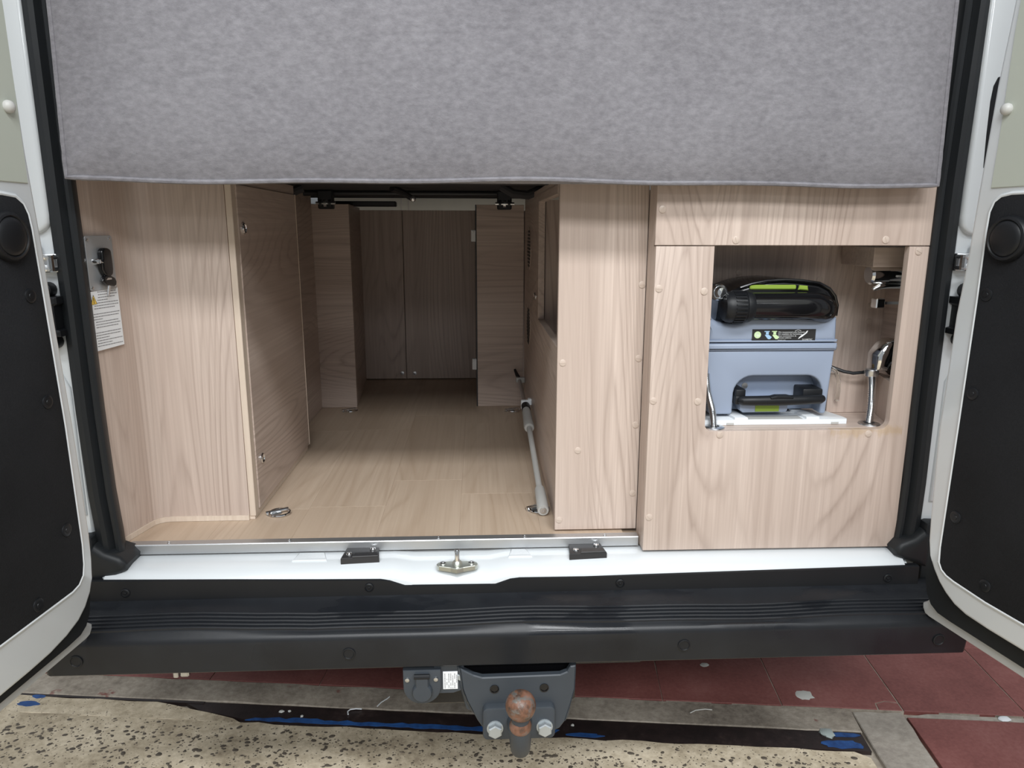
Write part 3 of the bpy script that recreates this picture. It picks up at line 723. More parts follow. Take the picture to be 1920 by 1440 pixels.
# trailer socket on its carrier beside the tow bar
so = thing('trailer_socket', 'round black trailer socket with lid hanging left of the tow bar', 'socket', (-.11, -.11, .32))
sp_ = lambda n, mb, mat, label=None: part(n, mb, mat, so, label)
sp_('carrier_plate', MB().prism([(-.085, .400), (-.030, .400), (-.030, .345), (-.050, .338), (-.085, .338)], -.104, -.098, 'XZ', .001), HITCH)
sp_('housing', MB().prism(poly_clean([(-.072, .392), (-.141, .392), (-.141, .366)] + arc(-.1065, .3565, .0345, 175, 365, 16) + [(-.072, .366)]), -.112, -.090, 'XZ', .003, 2), HITCH)
sp_('lid', MB().lathe([(.0185, 0), (.0185, .006), (.0165, .009), (.0001, .0095)], 24, (0, -1, 0), (-.106, -.112, .350))._m(MB().box(-.1175, -.094, -.121, -.111, .356, .3815, .002)), HITCH)
sp_('hinge_barrel', MB().tube([(-.120, -.118, .383), (-.092, -.118, .383)], .0048, 10), BLACK)
for x in (-.133, -.081): sp_('socket_screw', MB().lathe([(.0045, 0), (.0040, .003), (.0008, .004)], 10, (0, -1, 0), (x, -.112, .374)), STEEL)
lbp = sp_('rating_label', MB().box(-.0685, -.0415, -.1058, -.1038, .3475, .3835, .0004), PAPER, 'white rating label with small print')
ink = MB(); rr = random.Random(9)
for k in range(7):
    x = -.0655 + k*.0036; z = .3800
    while z > .3505:
        h = rr.uniform(.0012, .0042)
        if rr.random() < (.95 if k in (0, 3, 4) else .55): ink.box(x, x+.0011, -.1063, -.1057, max(z-h, .3495), z)
        z -= h + .0010
part('label_print', ink, INKG, lbp)

# ================================================================== bed over the garage
mat_t = thing('bed_cushion', 'big grey velour bed cushion hanging across the top of the opening', 'cushion', (.06, -.02, 1.253))
def cushion():
    m = MB(); nx, nz = 120, 44; x0, x1, z0, z1 = -.661, .789, 1.256, 1.86
    rr = random.Random(2); bumps = [(rr.uniform(x0, x1), rr.uniform(z0, z1), rr.uniform(.05, .14), rr.uniform(-.004, .004)) for _ in range(26)]
    wr = [(-.60, 1.30, .10, .9), (-.50, 1.335, .09, .8), (-.44, 1.37, .08, .7), (.45, 1.33, .1, .6), (.71, 1.30, .08, -.9)]
    vs = []
    for i in range(nx+1):
        for j in range(nz+1):
            a = i/nx; c = j/nz
            x = x0+(x1-x0)*a; z = z0+(z1-z0)*c
            ed = min(a*(x1-x0), (1-a)*(x1-x0), c*(z1-z0), (1-c)*(z1-z0))
            puff = .026*(1-math.exp(-ed/.055))
            y = -.048 - puff
            for bx, bz, br, ba in bumps: y += ba*math.exp(-((x-bx)**2+(z-bz)**2)/br**2)
            for bx, bz, br, sl in wr:
                g = math.exp(-((x-bx)**2+(z-bz)**2)/br**2); y += .0013*g*math.sin(((x-bx)*sl+(z-bz))*190)
            zz = z + (.0025*math.sin(x*7+1) + .0015*math.sin(x*17) - .004*max(0, (x-.55)/.23))*(1-c)**6
            vs.append((x - .012*c*(1 if a < .5 else -1)*(-1), y, zz))
    w_ = nz+1
    fs = [(i*w_+j, (i+1)*w_+j, (i+1)*w_+j+1, i*w_+j+1) for i in range(nx) for j in range(nz)]
    # back face
    o = len(vs); back = [(x0, -.003, z0), (x1, -.003, z0), (x1, -.003, z1), (x0, -.003, z1)]; vs += back
    fs.append((o, o+1, o+2, o+3))
    bot = [i*w_ for i in range(nx+1)]; top = [i*w_+nz for i in range(nx+1)]
    fs.append(bot + [o+1, o]); fs.append(top[::-1] + [o+3, o+2])
    fs.append([j for j in range(nz, -1, -1)] + [o, o+3]); fs.append([nx*w_+j for j in range(nz+1)] + [o+2, o+1])
    m.add(vs, fs, True)
    rim = [Vector(vs[i*w_]) for i in range(nx+1)]
    lft = [Vector(vs[j]) for j in range(nz, 0, -1)]; rgt = [Vector(vs[nx*w_+j]) for j in range(1, nz+1)]
    return m, lft+rim+rgt
cm, rim = cushion()
part('cover', cm, FABRIC, mat_t)
part('piping', MB().tube(rim, .0042, 8), FABRIC, mat_t, 'corded piping along the cushion edge')
bb = thing('folding_bed', 'dark folding bed underside with steel cross bars above the load bay', 'bed', (.0, .8, 1.26))
bbp = lambda n, mb, mat, label=None: part(n, mb, mat, bb, label)
bbp('base_board', MB().box(-.855, .30, .20, 1.60, 1.292, 1.315), DARKF)
bbp('front_bar', MB().box(-.46, .150, .20, .24, 1.266, 1.292, .004), DARKM)
bbp('cross_bar', MB().tube([(-.53, 1.02, 1.284), (.155, 1.02, 1.284)], .009, 12), DARKM)
bbp('rear_bar', MB().box(-.60, .20, 1.06, 1.10, 1.280, 1.292, .003), DARKM)
for x in (-.455, .085):
    h = bbp('hinge_bracket', MB().box(x-.022, x+.022, .965, 1.0, 1.235, 1.29, .003), DARKM)
    for k in range(3): part('hinge_washer', MB().tube([(x-.018+k*.014, .972, 1.252), (x-.010+k*.014, .972, 1.252)], .013, 14), STEEL if k == 1 else DARKM, h)
    part('hinge_bolt', MB().tube([(x-.028, .968, 1.252), (x+.030, .968, 1.252)], .005, 10), STEEL, h)
lb = bbp('lock_lever', MB().tube([(-.235, .80, 1.288), (-.205, .84, 1.276), (-.185, .87, 1.262)], [.010, .009, .008], 10), DARKM)
part('lever_bolt', MB().lathe([(.009, 0), (.008, .008), (.003, .011)], 12, (0, -1, 0), (-.183, .862, 1.262)), STEEL, lb)
for x in (-.52, .13):
    bbp('bellows_hose', MB().tube([(x-.06, .75, 1.29), (x-.03, .74, 1.272), (x+.01, .74, 1.268), (x+.05, .75, 1.285)], .012, 10), DARKF)
bbp('rest_bracket', MB().box(-.52, -.28, 1.30, 1.34, 1.252, 1.27, .003), DARKM)

# ================================================================== furniture
cap_mb = MB().lathe([(.0068, 0), (.0066, .0011), (.0055, .0016), (.0001, .0016)], 16, (0, -1, 0))
cap_mb.box(-.0055, .0055, -.0021, -.0013, -.0006, .0006)
cap_me = mesh_of('screw_cap', cap_mb, CAPM)
def caps(parent, pts, y, rr=random.Random(11)):
    for x, z in pts: stamp('screw_cap', cap_me, parent, (x, y, z), (0, rr.uniform(-1.2, 1.2), 0))

# --- cupboard on the left of the load bay
lc = thing('side_cupboard', 'pale wood cupboard with curved front left of the load bay', 'cupboard', (-.6, .15, F))
lp_ = lambda n, mb, mat, label=None: part(n, mb, mat, lc, label)
def curved(z0, z1, t, o=0.0):
    path = [(-.6990, .003), (-.6905, .040), (-.6740, .112)] + [(-.6715+.033-.033*math.cos(R(q)), .120+.031*math.sin(R(q))) for q in (8, 25, 45, 65, 82)] + [(-.632, .1515), (-.4805, .1515)]
    outer = []; n = len(path)
    for i, p in enumerate(path):
        a = Vector(path[max(0, i-1)]); b = Vector(path[min(n-1, i+1)]); tt = (b-a).normalized(); nn = Vector((tt.y, -tt.x))
        outer.append((p[0]+nn.x*o, p[1]+nn.y*o, p[0]-nn.x*t, p[1]-nn.y*t))
    pts = [(q[0], q[1]) for q in outer] + [(q[2], q[3]) for q in outer[::-1]]
    return MB().prism(pts, z1, z0, 'XY')
fp = lp_('front_panel', curved(F+.011, TOP, .012), WOOD_V)
lp_('base_trim', curved(F+.0005, F+.0108, .010, .0035), WOOD_E, 'light edge band at the foot of the curved panel')
lp_('corner_strip', MB().box(-.4800, -.4675, .1525, .176, F+.008, TOP, .001), WOOD_E)
dp = lp_('side_door', MB().box(-.4790, -.4655, .1775, .640, F+.016, 1.262, .0008), WOOD_S)
lp_('door_edge', MB().box(-.4662, -.4645, .640, .6425, F+.016, 1.262), WOOD_E)
lp_('plinth', MB().box(-.4830, -.4700, .155, .640, F+.0004, F+.0150), WOOD_E)
lp_('rear_side_panel', MB().box(-.5450, -.530, .640, 1.1165, F+.0004, 1.2915, .0008), WOOD_S)
lp_('top_rail', MB().box(-.490, -.4680, .178, .64, 1.2625, 1.284), WOOD_S)
lat = MB().lathe([(.0112, 0), (.0112, .0024), (.0090, .0046), (.0078, .0028), (.0040, .0022), (.0001, .0022)], 20, (1, 0, 0))
lat_me = mesh_of('push_latch', lat, CHROME)
for y, z in ((.2030, 1.1780), (.2120, .6960)):
    l_ = stamp('push_latch', lat_me, dp, (-.4655, y, z), label='chrome push latch')

# --- boxed posts at the end of the load bay
for (xa, xb, xe, lab, d) in ((-.550, -.412, -.448, 'left of two narrow wooden posts at the far end of the load bay', 0), (-.0005, .1545, -.0005, 'right of two narrow wooden posts at the far end of the load bay', 1)):
    pt = thing('boxed_post', lab, 'post', ((xa+xb)/2, 1.12, F), 'wooden posts flanking the rear partition')
    part('front_board', MB().box(xa, xb, 1.118, 1.130, F+.0004, 1.254, .0008), WOOD_X, pt)
    part('inner_board', MB().prism([(xb, 1.1305), (xe, 1.572), (xe-.014, 1.572), (xb-.014, 1.1305)] if d == 0 else [(xa+.002, 1.1305), (xa+.002, 1.572), (xa+.016, 1.572), (xa+.016, 1.1305)], 1.254, F+.0004, 'XY'), WOOD_S, pt)
    if d:
        for z in (1.155, .727):
            part('hinge', MB().box(-.0190, -.0012, 1.1195, 1.135, z-.019, z+.019, .002)._m(MB().lathe([(.0035, 0), (.003, .0015), (.0006, .002)], 10, (0, -1, 0), (-.012, 1.1195, z+.012))), WHITEP, pt, 'white cabinet hinge')
        part('dark_edge', MB().box(-.0045, -.0008, 1.119, 1.130, F+.0004, 1.254), DARKM, pt)

# --- partition at the front end of the load bay: two boards, hinges
pn = thing('partition', 'dark shaded wooden partition with two door boards closing the load bay', 'partition', (-.2, 1.58, F))
a_ = part('door_board', MB().box(-.470, -.2885, 1.576, 1.590, F+.004, 1.246, .0010), WOOD_V, pn)
b_ = part('door_board', MB().box(-.2855, -.0075, 1.578, 1.592, F+.004, 1.246, .0010), WOOD_V, pn)
part('fixed_board', MB().box(-.62, .40, 1.594, 1.61, F+.0004, 1.246), WOOD_V, pn)
sm_me = mesh_of('screw_head', MB().lathe([(.008, 0), (.0072, .0025), (.0001, .0035)], 14, (0, -1, 0)), STEEL)
stamp('screw_head', sm_me, a_, (-.304, 1.576, .607)); stamp('screw_head', sm_me, b_, (-.255, 1.578, .606))
hb = thing('headboard_panel', 'pale cream panel seen through the gap above the rear partition', 'panel', (-.15, 2.10, F))
part('board', MB().box(-.70, .70, 2.095, 2.115, F, 1.55), CREAM, hb)
for x in (-.345, -.312): part('joint_strip', MB().box(x, x+.007, 2.090, 2.096, 1.20, 1.55), WOOD_E, hb)

# --- cupboard right of the load bay: side wall with an opening, front board
rc = thing('tall_cupboard', 'pale wood cupboard with vented side wall right of the load bay', 'cupboard', (.24, .07, F))
rp_ = lambda n, mb, mat, label=None: part(n, mb, mat, rc, label)
sw_pts = [(.080, F+.0004), (1.60, F+.0004), (1.60, 1.29), (.080, 1.29)]
# side wall built round the opening (y .080-.580, z .948-1.244)
rp_('side_wall_panel', MB().prism([(.080, F+.0004), (1.116, F+.0004), (1.116, 1.276), (.082, 1.276), (.082, 1.2450), (.580, 1.2450), (.580, .9480), (.080, .9480)], .1575, .1735, 'YZ', .0006), WOOD_S)
rp_('wall_top_rail', MB().box(.1560, .172, .135, .58, 1.2452, 1.262), WOOD_S)
rp_('inner_divider', MB().box(.176, .330, .590, .605, F, 1.25), WOOD_V)
rp_('inner_shelf', MB().box(.176, .330, .085, .588, .900, .915), WOOD_S)
rp_('inner_back', MB().box(.318, .332, .085, .588, .915, 1.25), WOOD_V)
fb = rp_('front_board', MB().box(.1525, .3183, .065, .0795, F+.0034, TOP, .0008), WOOD_V)
caps(fb, [(.311, 1.076), (.310, .935), (.309, .802), (.163, .927), (.196, .751), (.161, .605), (.3085, .66)], .065)
vent_sh = [(0, -.063), (.010, -.045), (.0155, -.02), (.017, 0), (.0155, .02), (.010, .045), (0, .063), (-.010, .045), (-.0155, .02), (-.017, 0), (-.0155, -.02), (-.010, -.045)]
for zc in (1.120, .887):
    v_ = rp_('vent_grille', MB().prism([(.900+a*3.8, zc+b) for a, b in vent_sh], .1560, .1580, 'YZ', .0006), WOOD_S)
    for k in range(11):
        z = zc - .050 + k*.010; wv = .058*math.cos((z-zc)/.063*1.35)
        part('vent_slot', MB().box(.1546, .1558, .900-wv, .900+wv, z-.0032, z+.0032), INK, v_)
stamp('push_latch', lat_me, rc, (.1575, .655, 1.000), (0, 0, PI), label='chrome push latch')

# --- locker for the toilet cassette
lk = thing('toilet_locker', 'pale wood locker with square opening on the right holding the toilet cassette', 'locker', (.57, .1, .565))
kp = lambda n, mb, mat, label=None: part(n, mb, mat, lk, label)
WR = .8215
frm = kp('front_frame', MB().prism(poly_clean([(.3185, .566), (WR, .5645), (WR, 1.1492), (.7825, 1.1492), (.7825, .826)] + arc(.764, .8245, .0185, 0, -90, 6) + arc(.440, .8195, .0135, 270, 180, 4) + [(.4245, 1.1492), (.3185, 1.1492)]), 0.0, .0145, 'XZ', .0012, 2), WOOD_ST)
up_ = kp('upper_board', MB().box(.3165, WR, -.0004, .0145, 1.1506, 1.262, .0008), WOOD_V)
kp('left_return', MB().box(.3185, .332, .0152, .062, .566, TOP), WOOD_V)
caps(frm, [(.320+.007, 1.074), (.319+.007, .866), (.321+.007, .635), (.456, .799), (.744, .798), (.410, 1.069), (.410, .864), (.800, 1.1405)], 0.0)
caps(up_, [(.327, 1.213), (.462, 1.160), (.736, 1.161)], -.0004)
kp('shelf', MB().box(.40, .8215, .0150, .30, .790, .8062, .001), WOOD_X)
kp('rear_board', MB().box(.36, .90, .215, .228, .80, 1.25), WOOD_V)
kp('lower_rear_board', MB().box(.722, .8365, .127, .140, .8066, .888, .0008), WOOD_V)
kp('lower_right_board', MB().prism([(.7960, .0150), (.8230, .1265), (.8360, .1265), (.8360, .0150)], .888, .8066, 'XY'), WOOD_V)
kp('right_board', MB().box(.872, .886, .0150, .214, .80, 1.25), WOOD_S)
kp('left_board', MB().box(.395, .408, .0150, .214, .807, 1.25), WOOD_S)
kp('top_batten', MB().box(.76, .871, .075, .20, 1.108, 1.146, .001), WOOD_X)
rb_ = kp('dummy', MB().box(.36, .9, .15, .2145, 1.1505, 1.16), WOOD_X); rb_.name = 'top_rail'
for x, z in ((.725, 1.075), (.55, 1.09), (.74, 1.03), (.842, 1.02), (.842, .985)):
    stamp('screw_cap', cap_me, lk, (x, .215, z), (0, .5, 0))

# --- toilet cassette on its white tray
tr = thing('cassette_tray', 'white plastic tray under the blue cassette', 'tray', (.58, .1, .8066))
part('tray_plate', MB().prism([(.436, .040), (.7205, .040), (.7240, .046), (.7230, .060), (.7060, .118), (.436, .118)], .8165, .8066, 'XY', .0016, 2), WHITEP, tr)
for x in (.498, .640):
    part('tray_rib', MB().prism([(x, .041), (x+.026, .041), (x+.018, .110), (x-.006, .110)], .8215, .8160, 'XY', .0018, 2), WHITEP, tr)
for x in (.482, .690): part('tray_clip', MB().box(x, x+.014, .0385, .0405, .8070, .8110), GREYP, tr)
part('tray_window', MB().box(.527, .634, .043, .068, .8163, .8172), GREYP, tr)
cs = thing('toilet_cassette', 'blue grey toilet cassette with black spout and handle inside the locker', 'toilet cassette', (.57, .1, .8225))
cp_ = lambda n, mb, mat, label=None: part(n, mb, mat, cs, label)
Z0 = .8225
tank = poly_clean([(.452, Z0+.004), (.460, Z0), (.496, Z0), (.499, Z0+.004), (.499, .866)] + arc(.536, .8625, .037, 175, 90, 6) + arc(.643, .8675, .032, 90, 5, 6) + [(.676, .862), (.6745, Z0+.003), (.678, Z0), (.684, Z0), (.687, Z0+.003), (.6935, .9495), (.442, .9495)])
cp_('tank_front', MB().prism(tank, .060, .094, 'XZ', .0042, 3), BLUEG)
cp_('tank', MB().prism([(.452, Z0), (.6865, Z0), (.693, .9495), (.442, .9495)], .0945, .205, 'XZ', .006, 2), BLUED)
cp_('rim', MB().prism(poly_clean([(.440, .951), (.441, .9492), (.6935, .9492), (.6955, .951), (.6965, .957), (.6955, .9640), (.440, .9640), (.439, .957)]), .0555, .206, 'XZ', .005, 3)
    ._m(MB().prism([(.438, .9660), (.6965, .9660), (.6965, .9705), (.438, .9705)], .0570, .206, 'XZ', .0035, 2)), BLUEG)
upo = poly_clean([(.441, .966), (.6955, .966), (.6930, 1.0130), (.640, 1.0130), (.615, 1.0165), (.525, 1.0165), (.514, 1.0125), (.505, 1.0045), (.497, 1.003), (.462, 1.004), (.449, 1.012), (.441, 1.03)])
cp_('upper_shell', MB().prism(upo, .0590, .204, 'XZ', .010, 4), BLUEG)
cp_('shoulder', MB().prism([(.444, 1.000), (.500, 1.000), (.500, 1.055), (.488, 1.068), (.462, 1.062), (.449, 1.045)], .105, .200, 'XZ', .010, 3), BLUED)
dome = poly_clean([(.470, 1.004), (.6930, 1.0120), (.6935, 1.035), (.688, 1.053), (.676, 1.068), (.655, 1.078), (.620, 1.082), (.585, 1.085), (.550, 1.083), (.520, 1.077), (.495, 1.068), (.474, 1.056)])
cp_('lid_dome', MB().prism(dome, .066, .200, 'XZ', .010, 4), GLOSSB, 'smoky black domed lid')
cp_('lid_rim', MB().tube([(.6925, .068, 1.016), (.6925, .066, 1.036), (.686, .065, 1.054), (.674, .065, 1.068), (.653, .065, 1.0785), (.620, .065, 1.0830), (.585, .065, 1.0850), (.550, .065, 1.0830), (.522, .065, 1.0775), (.5, .066, 1.070)], .0030, 8), GLOSSB)
cp_('green_slider', MB().box(.518, .608, .0625, .075, 1.0665, 1.0755, .002), GREEN, 'lime green slider on the lid')
cp_('vent_button', MB().prism([(.612, 1.066), (.632, 1.0645), (.630, 1.0735), (.614, 1.0750)], .062, .075, 'XZ', .002), GREEN)
# pour-out spout: ribbed cap, straight barrel, elbow
sp = [(.500, .050, 1.0360), (.56, .050, 1.0360), (.615, .050, 1.0360), (.636, .051, 1.0355), (.652, .056, 1.0330), (.664, .066, 1.0290), (.668, .082, 1.0250)]
cp_('spout', MB().tube(sp, [.0265, .0265, .0270, .0275, .0275, .0270, .026], 22), GLOSSB, 'black pour-out spout')
cp_('spout_rim', MB().lathe([(.0255, 0), (.0300, .004), (.0300, .012), (.0270, .018)], 26, (1, 0, 0), (.500, .050, 1.0360)), BLACK)
cpm = MB().lathe([(.012, 0), (.0245, .002), (.0285, .008), (.0295, .014), (.0295, .040), (.0278, .043)], 26, (1, 0, 0), (.462, .050, 1.0350))
for k in range(26):
    a = 2*PI*k/26
    c, s = math.cos(a), math.sin(a); r0, r1 = .0288, .0312; wv = .0014
    q = lambda r, o: (.050 + r*c - o*s, 1.0350 + r*s + o*c)
    pts = [q(r0, -wv), q(r1, -wv), q(r1, wv), q(r0, wv)]
    cpm.prism(pts, .480, .5005, 'YZ')
cp_('spout_cap', cpm, BLACK, 'ribbed black cap on the spout')
# handle in the arch
hd = cp_('handle', MB().tube([(.509, .050, .8535), (.513, .046, .8535), (.54, .043, .8540), (.585, .0425, .8545), (.63, .043, .8550), (.667, .046, .8555), (.672, .050, .8555)], [.0075, .0092, .0095, .0102, .0095, .0092, .0075], 14), BLACK, 'black carrying handle')
part('handle_grip_rib', MB().prism([(.563, .8625), (.575, .8655), (.598, .8655), (.608, .8630), (.608, .8585), (.563, .8580)], .0325, .048, 'XZ', .002), BLACK, hd)
for x0, x1 in ((.501, .521), (.634, .674)): part('handle_pivot', MB().box(x0, x1, .052, .098, .850, .8745, .003, 2), BLACK, hd)
part('handle_pivot', MB().box(.4995, .5130, .050, .096, .844, .862, .004, 2), BLACK, hd)
cp_('lock_block', MB().prism([(.520, .8260), (.605, .8260), (.609, .8300), (.609, .8485), (.513, .8485), (.513, .8320)], .058, .096, 'XZ', .003, 2), BLUEG)
cp_('green_tag', MB().box(.5435, .5910, .0565, .0590, .8285, .8430, .0006), GREEN, 'lime green tag')
cp_('round_sticker', MB().lathe([(.0062, 0), (.0060, .0008), (.0001, .0009)], 18, (0, -1, 0), (.5330, .0935, .8730)), STEEL)
# printed label
lb_ = cp_('label', MB().box(.5270, .6515, .0581, .0594, .9672, .9912, .0004), INK, 'black printed label with white text')
def lz(mb, mat, n, lab=None): return part(n, mb, mat, lb_, lab)
lz(MB().lathe([(.0068, 0), (.0066, .0003), (.0001, .0003)], 20, (0, -1, 0), (.5375, .0581, .9805)), LGREEN, 'label_emblem')
lz(MB().tube([(.5375+.0035*math.cos(R(t)), .0577, .9805+.0035*math.sin(R(t))) for t in range(60, 361, 30)], .0006, 5)._m(MB().box(.5365, .5385, .0574, .0578, .9795, .9815)), WHITEINK, 'emblem_mark')
for x, mt in ((.5545, LBLUE), (.5690, LGREEN)):   # two little toilet icons
    m = MB().box(x-.004, x+.006, .0577, .0581, .9862, .9880)
    m.box(x-.001, x+.0045, .0577, .0581, .9810, .9862)
    m.prism([(x-.003, .9805), (x+.005, .9805), (x+.011, .9760), (x+.008, .9722), (x+.004, .9722), (x, .9765)], .0577, .0581, 'XZ')
    lz(m, mt, 'label_icon')
for k, (tx, sz) in enumerate((('We recommend only Dometic', .0042), ('Wir empfehlen die Verwendung', .0036), ('Nous recommandons de', .0036), ('Dometic additives', .0036))):
    t = text_mb(tx, sz); t.v = [Vector((p.x+.5775, .05785, p.y+.9843-k*.0036)) for p in t.v]
    lz(t, WHITEINK, 'lettering')
t = text_mb('dometic.com', .0030); t.v = [Vector((p.x+.5775, .05785, p.y+.9694)) for p in t.v]; lz(t, WHITEINK, 'lettering')
t = text_mb('DOMETIC', .0050); t.v = [Vector((p.x*.92+.6255, .05785, p.y+.9692)) for p in t.v]; lz(t, WHITEINK, 'lettering')
lz(MB().prism([(.6190, .9755), (.6175, .9720), (.6255, .9770), (.6340, .9840), (.6360, .9885), (.6335, .9880), (.6300, .9835), (.6240, .9800)], .0576, .0581, 'XZ')._m(MB().tube([(.610, .0577, .9878), (.616, .0577, .9902), (.622, .0577, .9880)], .0005, 5)), WHITEINK, 'scratch', 'pale scratch across the label')

# --- taps and hoses in the locker
def hose(path, r, nm, lab, grp, fer):
    h = thing(nm, lab, 'hose', fer, grp)
    pts = [Vector(p) for p in path]; fine = []; rad = []
    L = 0; segs = [(pts[i], pts[i+1]) for i in range(len(pts)-1)]
    # smooth the path
    def cr(t):
        n = len(pts)-1; i = min(int(t*n), n-1); f = t*n-i
        p0, p1, p2, p3 = pts[max(0, i-1)], pts[i], pts[i+1], pts[min(n, i+2)]
        return .5*((2*p1)+(p2-p0)*f+(2*p0-5*p1+4*p2-p3)*f*f+(3*p1-p0-3*p2+p3)*f*f*f)
    M_ = 130
    for k in range(M_+1):
        fine.append(cr(k/M_)); rad.append(r*(1.0 if k % 4 in (1, 2) else .80))
    part('corrugated_sleeve', MB().tube(fine, rad, 12), CHROME, h)
    part('floor_ferrule', MB().lathe([(.0205, 0), (.0200, .0018), (.0150, .0032), (.0105, .0030), (.0100, .0008), (.0001, .0006)], 26, at=fer), STEEL, h)
    return h
hose([(.4425, .060, .905), (.4450, .050, .87), (.4510, .035, .835), (.4525, .027, .8075)], .0074, 'shower_hose', 'chrome corrugated hose left of the blue cassette', 'chrome hoses through the locker shelf', (.4525, .026, .8064))
h2 = hose([(.7830, .080, .902), (.7800, .068, .875), (.7735, .052, .840), (.7655, .040, .8075)], .0080, 'shower_hose', 'chrome corrugated hose below the shower handset on the right', 'chrome hoses through the locker shelf', (.7655, .039, .8064))
hs = thing('shower_handset', 'chrome shower handset held on the locker side above the hose', 'shower', (.82, .085, .93))
part('head', MB().prism([(.7840, .9040), (.7835, .9380), (.7960, .9580), (.8120, .9680), (.8715, .9700), (.8715, .9180), (.8160, .9150), (.8100, .9040)], .064, .112, 'XZ', .013, 3, True), CHROME, hs)
part('hose_nut', MB().lathe([(.0125, 0), (.0135, .002), (.0135, .012), (.0120, .014)], 14, at=(.7832, .081, .8935)), STEEL, hs)
part('trigger', MB().box(.797, .850, .066, .094, .916, .929, .004, 2), CHROME, hs)
part('holder', MB().prism([(.805, .918), (.870, .922), (.870, .885), (.836, .890)], .080, .110, 'XZ', .003), BLACK, hs)
part('lettering', MB().box(.829, .836, .0655, .0662, .948, .951)._m(MB().box(.838, .842, .0655, .0662, .948, .951)), WHITEINK, hs)
mx = thing('shower_mixer', 'chrome cylindrical mixer tap sticking out of the locker side, above the hook', 'tap', (.82, .1, 1.09))
part('body', MB().tube([(.766, .100, 1.0920), (.7705, .100, 1.0922), (.800, .100, 1.0925), (.8005, .100, 1.0925), (.845, .100, 1.0925), (.872, .100, 1.0925)], [.0160, .0195, .0200, .0185, .0185, .0185], 22), CHROME, mx)
part('spout', MB().tube([(.774, .092, 1.0640), (.784, .090, 1.0700), (.800, .090, 1.0720), (.872, .090, 1.0720)], [.0040, .0060, .0064, .0064], 12), CHROME, mx)
part('lettering', MB().box(.812, .850, .0800, .0808, 1.0885, 1.0925), WHITEINK, mx)
single('hook', MB().box(.7880, .8060, .098, .120, 1.026, 1.046, .002)._m(MB().box(.806, .8725, .105, .113, 1.0335, 1.0390)), CHROME, 'small square chrome hook on the locker back board', 'hook', (.797, .11, 1.036))
kn = thing('valve_knob', 'round chrome valve knob peeking out beside the black spout cap', 'valve', (.452, .06, 1.062))
part('rim', MB().lathe([(.0150, 0), (.0165, .004), (.0165, .010), (.0140, .014), (.0125, .012), (.0115, .015), (.0085, .019), (.0001, .020)], 26, (.15, -1, .1), (.4540, .060, 1.0615)), CHROME, kn)
part('stem', MB().tube([(.4530, .062, 1.061), (.452, .104, 1.06), (.445, .21, 1.06)], .007, 12), CHROME, kn)
cb = thing('cable', 'black cable running behind the blue cassette to the shower holder', 'cable', (.75, .11, .9))
part('cord', MB().tube([(.700, .135, .910), (.722, .118, .904), (.742, .110, .897), (.760, .106, .894), (.778, .104, .896), (.800, .106, .903), (.838, .110, .905)], .0034, 8), BLACK, cb)
part('cable_gland', MB().box(.700, .7310, .138, .160, .889, .914, .003), BRASSD, cb, 'brown waxy cable outlet')
single('drain_tube', MB().tube([(.712, .116, .906), (.724, .108, .898), (.731, .106, .880), (.735, .112, .858), (.738, .119, .835)], .0042, 10), CLEAR, 'thin clear plastic tube beside the cassette below the black cable', 'tube', (.72, .1, .89))

# ================================================================== lock plate, key, sticker on the left
SP0 = Vector((-.688, .03, 0)); SD = Vector((.215, .977, 0)).normalized(); SN = Vector((SD.y, -SD.x, 0))   # panel's face
def onside(mb, off=0.0):
    """mb drawn in (s, -out, z) -> side panel face"""
    m = Matrix.Identity(4)
    for i in range(3): m[i][0] = SD[i]; m[i][1] = -SN[i]; m[i][2] = (0, 0, 1)[i]
    o = SP0 + SN*(.0012+off); m[0][3], m[1][3] = o.x, o.y
    return mb.xf(m)
def widen(mb, c, k):
    mb.v = [Vector((c+(p.x-c)*k, p.y, p.z)) for p in mb.v]; return mb
pk = thing('key_switch_plate', 'grey metal key switch plate screwed to the wood left of the bay', 'switch plate', (-.68, .06, 1.117))
part('plate', onside(MB().prism(poly_clean(arc(.063, 1.161, .004, 0, 90, 3) + arc(.003, 1.161, .004, 90, 180, 3) + arc(.003, 1.072, .004, 180, 270, 3) + arc(.063, 1.072, .004, 270, 360, 3)), -.0016, 0.0, 'XZ', .0005)), PLATEG, pk)
for s, z in ((.004, 1.158), (.060, 1.159), (.005, 1.074), (.062, 1.0755)):
    part('screw', onside(MB().lathe([(.0030, 0), (.0026, .0012), (.0006, .0016)], 10, (0, -1, 0), (s, -.0016, z))), STEEL, pk)
part('lock_barrel', onside(MB().lathe([(.0068, 0), (.0062, .002), (.0050, .006), (.0042, .008), (.0001, .0085)], 18, (0, -1, 0), (.0165, -.0016, 1.1200))), CHROME, pk)
ky = thing('key_bunch', 'black key fob and folding key hanging from the key switch', 'keys', (-.66, .05, 1.10))
part('switch_key', onside(MB().box(.0155, .0180, -.0145, -.0095, 1.1165, 1.1235, .0008)._m(MB().tube([(.0168, -.0125, 1.120), (.024, -.0125, 1.118), (.030, -.0105, 1.112)], .0010, 6))), STEEL, ky)
part('fob', onside(widen(MB().prism(poly_clean(arc(.0360, 1.135, .0085, 0, 180, 8) + [(.0275, 1.1230), (.0262, 1.1220), (.0262, 1.1050), (.0290, 1.098)] + arc(.0365, 1.1000, .0078, 200, 340, 8) + [(.0450, 1.105), (.0450, 1.122)]), -.0135, -.0040, 'XZ', .003, 3), .036, 1.5)), GLOSSB, ky)
part('split_ring', onside(MB().tube([(.0345+.0058*math.cos(R(t)), -.0100+.002*math.sin(R(t)), 1.0925+.0064*math.sin(R(t))) for t in range(0, 360, 20)], .0010, 6, closed=True)), CHROME, ky)
